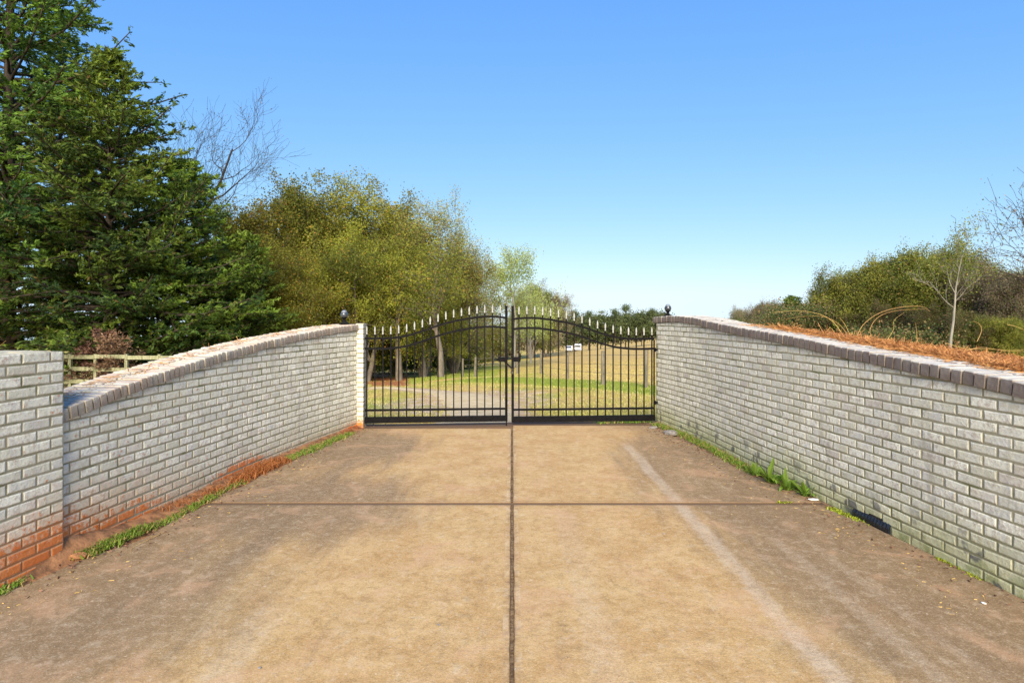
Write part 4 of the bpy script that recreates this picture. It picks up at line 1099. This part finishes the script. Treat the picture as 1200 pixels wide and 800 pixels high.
g = np.random.default_rng(99); N = 130000
Yg = 9.3 + 34 * g.random(N) ** 1.55; Xg = (g.random(N) - .5) * (Yg * .60 + 1.0); keepm = np.ones(N, bool)
dmk, gmk, lmk = masks(Xg, Yg); keepm &= g.random(N) > dmk * 1.5; keepm &= (g.random(N) > lmk * .8); keepm &= seg_dist(Xg, Yg, PATH) > .75 * g.random(N) ** .5
nz = np.sin(Xg * 2.1 + np.sin(Yg * 1.3) * 2) * np.sin(Yg * 1.7 + Xg * .6); keepm &= g.random(N) < .55 + .35 * nz
Xg, Yg, gmk = Xg[keepm], Yg[keepm], gmk[keepm]; tone = np.clip(1.0 - gmk * .95 + g.normal(size=len(Xg)) * .2, 0, 1)
blades(np.stack([Xg, Yg, tz(Xg, Yg)], -1), .055, .012, M['grass'], 'field_grass', tone, .6, 3, "short yellow green grass and straw of the field behind the gate")
# rough grass beyond the left wall
N = 16000; Xg = g.uniform(-17, -3.4, N); Yg = g.uniform(8, 24, N); keepm = Xg < -Yg * .2 - .8; Xg, Yg = Xg[keepm], Yg[keepm]
blades(np.stack([Xg, Yg, tz(Xg, Yg)], -1), .14, .02, M['grass'], 'rough_grass', g.uniform(.1, .8, len(Xg)), .5, 4, "rough grass between the left wall and the rail fence")

# ------------------------------------------------------------------ weeds, moss and straw
def weed_patch(name, pts, spread, n, h, w, mat, label, seed, tone=(.2, 1), lean=.6, z0=0.0):
    gg = np.random.default_rng(seed); P = np.array(pts, float); d = np.concatenate([[0], np.cumsum(np.linalg.norm(np.diff(P, axis=0), axis=1))]); t = gg.random(n) * d[-1]
    clump = np.sin(t * 9 + seed) * .5 + np.sin(t * 23 + seed * 2) * .3; k = gg.random(n) < .62 + .4 * clump; t = t[k]
    X = np.interp(t, d, P[:, 0]) + gg.normal(size=len(t)) * spread; Y = np.interp(t, d, P[:, 1]) + gg.normal(size=len(t)) * spread
    return blades(np.stack([X, Y, np.full(len(t), z0)], -1), h, w, mat, name, gg.uniform(*tone, len(t)), lean, seed, label, .12)
weed_patch('grass_verge', [(-2.86, 3.98), (-2.74, 4.5)], .035, 2600, .045, .011, M['weed'], "bright green weeds at the foot of the left wall beside the tall pillar", 1, z0=.01)
weed_patch('grass_verge', [(-2.70, 4.5), (-2.66, 5.3), (-2.62, 5.8)], .03, 1500, .035, .009, M['weed'], "thin green verge along the middle of the left wall", 2, (.3, 1))
weed_patch('grass_verge', [(-2.50, 6.7), (-2.35, 7.5), (-2.22, 8.2)], .045, 3000, .04, .010, M['weed'], "green verge near the gate end of the left wall", 3)
weed_patch('dead_weed_patch', [(-2.66, 5.75), (-2.56, 6.6)], .055, 2600, .075, .009, M['redweed'], "rusty red dead weeds at the foot of the left wall", 4)
weed_patch('dead_weed_patch', [(-2.86, 4.9), (-2.7, 5.6)], .04, 700, .06, .007, M['redweed'], "sparse straw coloured weeds against the left wall", 14, (.6, 1))
weed_patch('dead_weed_patch', [(-2.32, 8.1), (-2.24, 8.6)], .03, 500, .05, .008, M['redweed'], "small red weeds beside the brick jamb", 5)
weed_patch('grass_verge', [(-3.0, 3.35), (-2.98, 3.62)], .03, 700, .035, .010, M['weed'], "small green weeds below the tall pillar at the left edge", 6)
weed_patch('grass_verge', [(2.13, 8.85), (2.30, 8.1), (2.40, 7.2), (2.44, 6.5), (2.50, 6.0)], .035, 5200, .05, .011, M['weed'], "bright green verge along the far half of the right wall", 7)
weed_patch('grass_verge', [(1.3, 9.0), (2.12, 9.1)], .04, 900, .035, .010, M['weed'], "sparse green grass under the right gate leaf", 15, (.3, 1))
weed_patch('moss_patch', [(2.66, 5.0), (2.74, 4.62)], .02, 500, .02, .012, M['moss'], "yellow green moss beside the black drain pipe", 8)
weed_patch('moss_patch', [(2.83, 3.98), (2.87, 3.62)], .014, 700, .016, .012, M['moss'], "yellow green moss at the near foot of the right wall", 9)
weed_patch('moss_patch', [(2.28, 5.14), (2.42, 5.15)], .012, 140, .014, .010, M['moss'], "moss growing in the cross joint of the drive near the right wall", 10)

# leafy weed clump: broad strap leaves as parts
def strap_leaf(L, w, bend, mat, name='leaf'):
    n = 5; V = []; 
    for i in range(n + 1):
        u = i / n; ww = w * math.sin(math.pi * min(.12 + u * .88, 1)) ** .7; x = L * (u - bend * u * u * .25); z = L * (.8 * u - bend * u * u * .75)
        V += [(x * .62, -ww / 2, z), (x * .62, 0, z - ww * .18), (x * .62, ww / 2, z)]
    F = []
    for i in range(n):
        for k in (0, 1): a = i * 3 + k; F.append((a, a + 1, a + 4, a + 3))
    T = np.tile(np.array([[R.uniform(.35, .9), .2, .5, 1]]), (len(V), 1)); return mesh_np(name, V, F, mat, ('tone', T))
sl = [strap_leaf(1, .15, b_, M['weed']) for b_ in (.2, .5, .8, 1.0)]
for pi, (x, y, s, nl, lab) in enumerate(((2.46, 6.02, .17, 20, "first leafy weed of the clump on the right wall's foot, farthest from the camera"), (2.50, 5.76, .26, 26, "leafy weed with one tall upright leaf in the clump by the right wall"), (2.55, 5.52, .22, 26, "broad bright weed in the clump by the right wall, nearest the slab joint"), (2.62, 5.34, .19, 22, "last leafy weed of the clump, pressed against the right wall"))):
    root = thing('leafy_weed', lab, 'weed', (x, y, 0), 0, 'leafy weeds at the foot of the right wall')
    for k in range(nl):
        o = link('leaf', R.choice(sl), root, (R.uniform(-.03, .03), R.uniform(-.03, .03), 0), (0, R.uniform(-.3, .3), R.random() * 6.28)); q_ = s * R.uniform(.6, 1.25); o.scale = (q_, q_, q_)

# straw heaped over the bank and the back of the coping
def strands(name, P, D, L, r, mat, label, seed, sag=.3, n=4, tone=None):
    g_ = np.random.default_rng(seed); N = len(P); D = D / np.linalg.norm(D, axis=1)[:, None]; S = np.cross(D, g_.normal(size=(N, 3))); S /= np.linalg.norm(S, axis=1)[:, None]
    L = L * g_.uniform(.5, 1.4, N); B = np.cross(D, S) * (g_.normal(size=N) * .18)[:, None]; V = []
    for i in range(n + 1):
        u = i / n - .5; c = P + D * (L * u)[:, None] + B * (L * (u * u * 4))[:, None]; c[:, 2] -= sag * L * u * u * .6; V += [c - S * r, c + S * r]
    V = np.stack(V, 1).reshape(-1, 3); I = np.arange(N)[:, None] * (2 * n + 2); F = []
    for i in range(n): F.append(I + np.array([2 * i, 2 * i + 1, 2 * i + 3, 2 * i + 2]))
    F = np.vstack(F); t = g_.random(N) if tone is None else tone; T = np.repeat(np.stack([t, g_.random(N), t, np.ones(N)], -1), 2 * n + 2, axis=0)
    o = link(name, mesh_np(name, V, F, mat, ('tone', T))); tag(o, label, None, None, 'stuff'); return o
g = np.random.default_rng(5); N = 42000
yy = 2.4 + 4.1 * g.random(N); off = .30 + 2.7 * g.random(N) ** 1.8; xx = np.interp(yy, RW.Y, RW.X) + off
zt = np.interp(yy, CT_R[:, 0], CT_R[:, 1])
bank_x = BANKV[:, :, 0]; heap = np.zeros(N)
iy = np.clip(((yy - 1.8) / .2).astype(int), 0, len(ysamp) - 1)
bz = np.array([np.interp(x_, BANKV[i_, :, 0], BANKV[i_, :, 2]) for x_, i_ in zip(xx, iy)])
bz = np.where(off < .40, zt + .004, bz)
mound = .045 * smoothstep(.33, .62, off) * smoothstep(6.5, 5.6, yy) * (.6 + .4 * np.sin(yy * 3.1 + 1)) 
zz = bz + g.random(N) * (mound + .008)
D = g.normal(size=(N, 3)) * np.array([.55, 1.0, .10]) + np.array([0, .2, 0])
strands('pine_straw', np.stack([xx, yy, zz], -1), D, .15, .0016, M['straw'], "orange pine straw heaped along the top of the right wall and the bank behind it", 6)
# loose needles on the coping and at the drive edges
N = 700; yy = 3 + 4.0 * g.random(N); off = .12 + .26 * g.random(N) ** .5; xx = np.interp(yy, RW.Y, RW.X) + off; zt = np.interp(yy, CT_R[:, 0], CT_R[:, 1])
strands('loose_straw', np.stack([xx, yy, zt + .006], -1), g.normal(size=(N, 3)) * np.array([.6, 1, .02]), .10, .0018, M['straw'], "loose needles scattered over the top of the right coping", 7, 0)
N = 330; yy = 3.98 + 4.4 * g.random(N) ** 1.3; off = .10 + .18 * g.random(N); xx = np.interp(yy, LW.Y, LW.X) - off; zt = np.interp(yy, CT_L[:, 0], CT_L[:, 1])
strands('loose_straw', np.stack([xx, yy, zt + .005], -1), g.normal(size=(N, 3)) * np.array([.6, 1, .02]), .09, .0018, M['straw'], "brown needles lying along the middle of the left coping", 8, 0)
N = 420; sd2 = g.random(N) < .5; yy = 3.2 + 5 * g.random(N); xx = np.where(sd2, 2.75 - .08 * (yy - 3.2) - np.abs(g.normal(size=N)) * .3, -2.85 + .09 * (yy - 3.2) + np.abs(g.normal(size=N)) * .25)
strands('driveway_litter', np.stack([xx, yy, np.full(N, .003)], -1), g.normal(size=(N, 3)) * np.array([1, 1, .0]), .022, .0014, M['cane'], "small straw bits scattered along both edges of the drive", 9, 0)

# arching canes growing out of the straw
def cane(pts, r, label, loc_group='dry canes arching out of the straw'):
    p0 = Vector(pts[0]); root = thing('dry_cane', label, 'weed stem', p0, 0, loc_group); P = [Vector(p) - p0 for p in pts]; out = []
    for i in range(len(P) - 1):
        a, b, c, d = P[max(i - 1, 0)], P[i], P[i + 1], P[min(i + 2, len(P) - 1)]
        for k in range(5):
            t = k / 5; out.append(.5 * ((2 * b) + (c - a) * t + (2 * a - 5 * b + 4 * c - d) * t * t + (3 * b - a - 3 * c + d) * t ** 3))
    out.append(P[-1]); n = len(out); b = MB(); b.tube(out, [r * .48 * (1 - .75 * i / n) for i in range(n)], 5); me = b.data('stem', None)
    me.materials.append(M['cane']); at_ = me.color_attributes.new('tone', 'FLOAT_COLOR', 'POINT'); tv = R.uniform(.2, .9)
    at_.data.foreach_set('color', np.tile(np.array([tv, .2, tv, 1], dtype=np.float32), len(me.vertices))); link('stem', me, root)
def P3(px, py, Y): return ((px - 600) / 700 * Y, Y, EYE - (py - 371) * Y / 700)
cane([P3(1004, 394, 5.9), P3(1012, 380, 5.9), P3(1030, 367, 5.85), P3(1055, 360, 5.8), P3(1080, 359, 5.8), P3(1090, 365, 5.8)], .006, "longest dry cane, arching right over the straw with a drooping tip")
cane([P3(1021, 396, 5.7), P3(1020, 384, 5.7), P3(1030, 371, 5.75), P3(1050, 364, 5.8), P3(1085, 362, 5.8)], .005, "second arching cane rising just right of the longest one's root")
cane([P3(985, 388, 6.1), P3(975, 376, 6.1), P3(960, 368, 6.1), P3(935, 364, 6.2), P3(905, 366, 6.3)], .005, "cane arching left towards the tip of the right wood")
cane([P3(992, 390, 6.0), P3(982, 379, 6.0), P3(965, 371, 6.0), P3(940, 371, 6.1), P3(915, 375, 6.2)], .004, "lower cane arching left below the upper one")
cane([P3(996, 392, 5.9), P3(990, 380, 5.9), P3(984, 372, 5.9)], .005, "short upright cane between the left and right arching ones")
cane([P3(1145, 400, 5.0), P3(1150, 388, 5.0), P3(1148, 380, 5.0), P3(1140, 376, 5.0)], .0045, "hooked pale cane right of the pale trunked tree")
cane([P3(1110, 402, 5.2), P3(1130, 408, 5.1), P3(1160, 409, 5.0), P3(1215, 413, 4.8)], .0045, "cane lying flat along the back of the straw near the right edge")
cane([P3(1128, 412, 5.0), P3(1150, 407, 5.0), P3(1180, 411, 4.9), P3(1210, 408, 4.9)], .004, "thin cane trailing over the straw at the right edge of the photo")
cane([P3(1075, 400, 5.3), P3(1074, 388, 5.3), P3(1073, 378, 5.3)], .005, "short straight upright cane in the middle of the straw")
cane([P3(1180, 380, 5.2), P3(1192, 383, 5.2), P3(1212, 392, 5.2)], .004, "thin drooping cane at the right edge above the straw")
cane([P3(1040, 398, 5.5), P3(1047, 386, 5.5), P3(1048, 375, 5.5), P3(1060, 366, 5.5)], .003, "faint grey cane curving up behind the straw")
# tall dry reeds beside the left pillar
RE = 'dry reeds beside the left pillar'
cane([(-3.62, 4.3, .55), (-3.50, 4.3, 1.1), (-3.35, 4.3, 1.32)], .007, "tan reed leaning right beside the tall pillar", RE)
cane([(-3.60, 4.35, .55), (-3.52, 4.35, 1.0), (-3.47, 4.35, 1.26)], .006, "upright tan reed beside the tall pillar", RE)
cane([(-3.55, 4.1, .5), (-3.44, 4.12, .95), (-3.22, 4.12, 1.22)], .006, "lower tan reed crossing in front of the rail fence", RE)
cane([(-3.95, 4.2, .6), (-3.72, 4.2, 1.3), (-3.60, 4.2, 1.46)], .006, "reed tip showing above the top of the tall pillar", RE)
cane([(-4.0, 4.2, .6), (-3.78, 4.2, 1.2), (-3.56, 4.2, 1.43)], .004, "thin reed tip right of the one above the pillar", RE)

# ------------------------------------------------------------------ small things on the ground
def rock(loc, s, mat, label, name='stone', cat='stone', seed=1, group=None, flat=.6):
    bm_v = []; q = random.Random(seed); b = MB(); n1, n2 = 8, 5
    for i in range(n2 + 1):
        th = math.pi * i / n2
        for k in range(n1):
            a = 2 * math.pi * k / n1; r = 1 + q.uniform(-.16, .16); bm_v.append((s[0] * r * math.sin(th) * math.cos(a), s[1] * r * math.sin(th) * math.sin(a), s[2] * r * math.cos(th) * flat + s[2] * .3))
    F = [(i * n1 + k, i * n1 + (k + 1) % n1, (i + 1) * n1 + (k + 1) % n1, (i + 1) * n1 + k) for i in range(n2) for k in range(n1)]
    b.add(bm_v, F); o = b.build(name, mat, None, loc, (0, 0, q.random() * 3)); tag(o, label, cat, group); return o
rock((2.17, 8.15, 0), (.13, .09, .06), M['stone'], "flat grey stone lying in the green verge by the right wall", seed=3)
rock((2.02, 8.55, 0), (.07, .05, .04), M['stone'], "small grey stone near the right gate hinge", seed=4)
rock((2.63, 5.21, .005), (.05, .022, .012), M['litter'], "pale flat scrap at the slab joint beside the right wall", name='paper_scrap', cat='litter', seed=5)
rock((2.63, 3.33, .004), (.016, .010, .006), M['litter'], "tiny white scrap on the drive near the right wall", name='paper_scrap', cat='litter', seed=6)
rock((-2.87, 3.95, .01), (.07, .04, .035), M['soil'], "small brown clod in the clay below the left weeds", seed=8, name='clay_clod', cat='clod')
for k, (x, y) in enumerate(((-1.15, 2.72), (1.12, 4.4), (-.38, 3.1))):
    rock((x, y, .002), (.011, .008, .005), M['stone'], ["pebble on the left slab near the camera", "pebble on the right slab short of the pale track", "pebble just left of the centre joint"][k], seed=20 + k, name='pebble', cat='pebble')
# fallen leaves and grit gathered along the verges
g = np.random.default_rng(31); N = 900; sdl = g.random(N) < .5; yy = 3.0 + 5.9 * g.random(N)
xl = np.array([edge_x(LEFT_EDGE, y) for y in yy]); xr = np.array([edge_x(RIGHT_EDGE, y) for y in yy])
xx = np.where(sdl, xl - .06 + np.abs(g.normal(size=N)) * .14, xr + .05 - np.abs(g.normal(size=N)) * .16)
dv = g.normal(size=(N, 3)) * np.array([1, 1, .12]); lf_ = leaves(np.stack([xx, yy, np.full(N, .008)], -1), .026, dv, .5, None, None, .1, g)
vv = lf_[0]; vv[:, 2] = np.clip(vv[:, 2], .002, .018)
tag(link('leaf_litter', mesh_np('leaf_litter', vv, lf_[1], M['deadcedar'], ('tone', lf_[2]))), "small brown fallen leaves along both verges of the drive", None, None, 'stuff')
N = 1500; sdl = g.random(N) < .5; yy = 2.6 + 6.2 * g.random(N)
xl = np.array([edge_x(LEFT_EDGE, y) for y in yy]); xr = np.array([edge_x(RIGHT_EDGE, y) for y in yy])
xx = np.where(sdl, xl + np.abs(g.normal(size=N)) * .22, xr - np.abs(g.normal(size=N)) * .22); sz_ = g.uniform(.0015, .005, N)
T4 = np.array([[1, 0, -.3], [-.5, .87, -.3], [-.5, -.87, -.3], [0, 0, .9]]); ang_ = g.random(N) * 6.28; ca, sa = np.cos(ang_), np.sin(ang_)
P4 = np.stack([np.stack([T4[k, 0] * ca - T4[k, 1] * sa, T4[k, 0] * sa + T4[k, 1] * ca, np.full(N, T4[k, 2])], -1) for k in range(4)], 1) * sz_[:, None, None] + np.stack([xx, yy, np.full(N, .001)], -1)[:, None]
I4 = np.arange(N)[:, None] * 4; F4 = np.vstack([I4 + np.array(f) for f in ((0, 1, 3), (1, 2, 3), (2, 0, 3))])
tag(link('edge_grit', mesh_np('edge_grit', P4.reshape(-1, 3), F4, M['soilR'])), "grit and soil crumbs washed onto the edges of the drive", None, None, 'stuff')
# curved straw stem lying on the left of the drive
cane([(-2.58, 4.42, .006), (-2.60, 4.25, .010), (-2.62, 4.12, .006), (-2.57, 4.02, .006)], .004, "curved pale stem lying on the left edge of the drive", None)
# drain pipe poking out under the right wall
dp = thing('drain_pipe', 'black corrugated drain pipe end showing in a gap under the right wall', 'pipe', (2.805, 4.60, .03), 0)
dirv = Vector((-.085, 1, 0)).normalized(); b = MB(); pts = []; rr_ = []
for k in range(25): pts.append(dirv * ((k - 12) * .017) + Vector((0, 0, .0))); rr_.append(.055 + (.005 if k % 2 else 0))
b.tube(pts, rr_, 14); b.build('pipe_wall', M['plastic'], dp, smooth=False)
b = MB(); b.box((-.04, .0, .04), (.006, .26, .03), .08); b.build('flap', M['plastic'], dp)
print('objects', len(bpy.data.objects), 'tris', sum(len(m.polygons) for m in bpy.data.meshes))
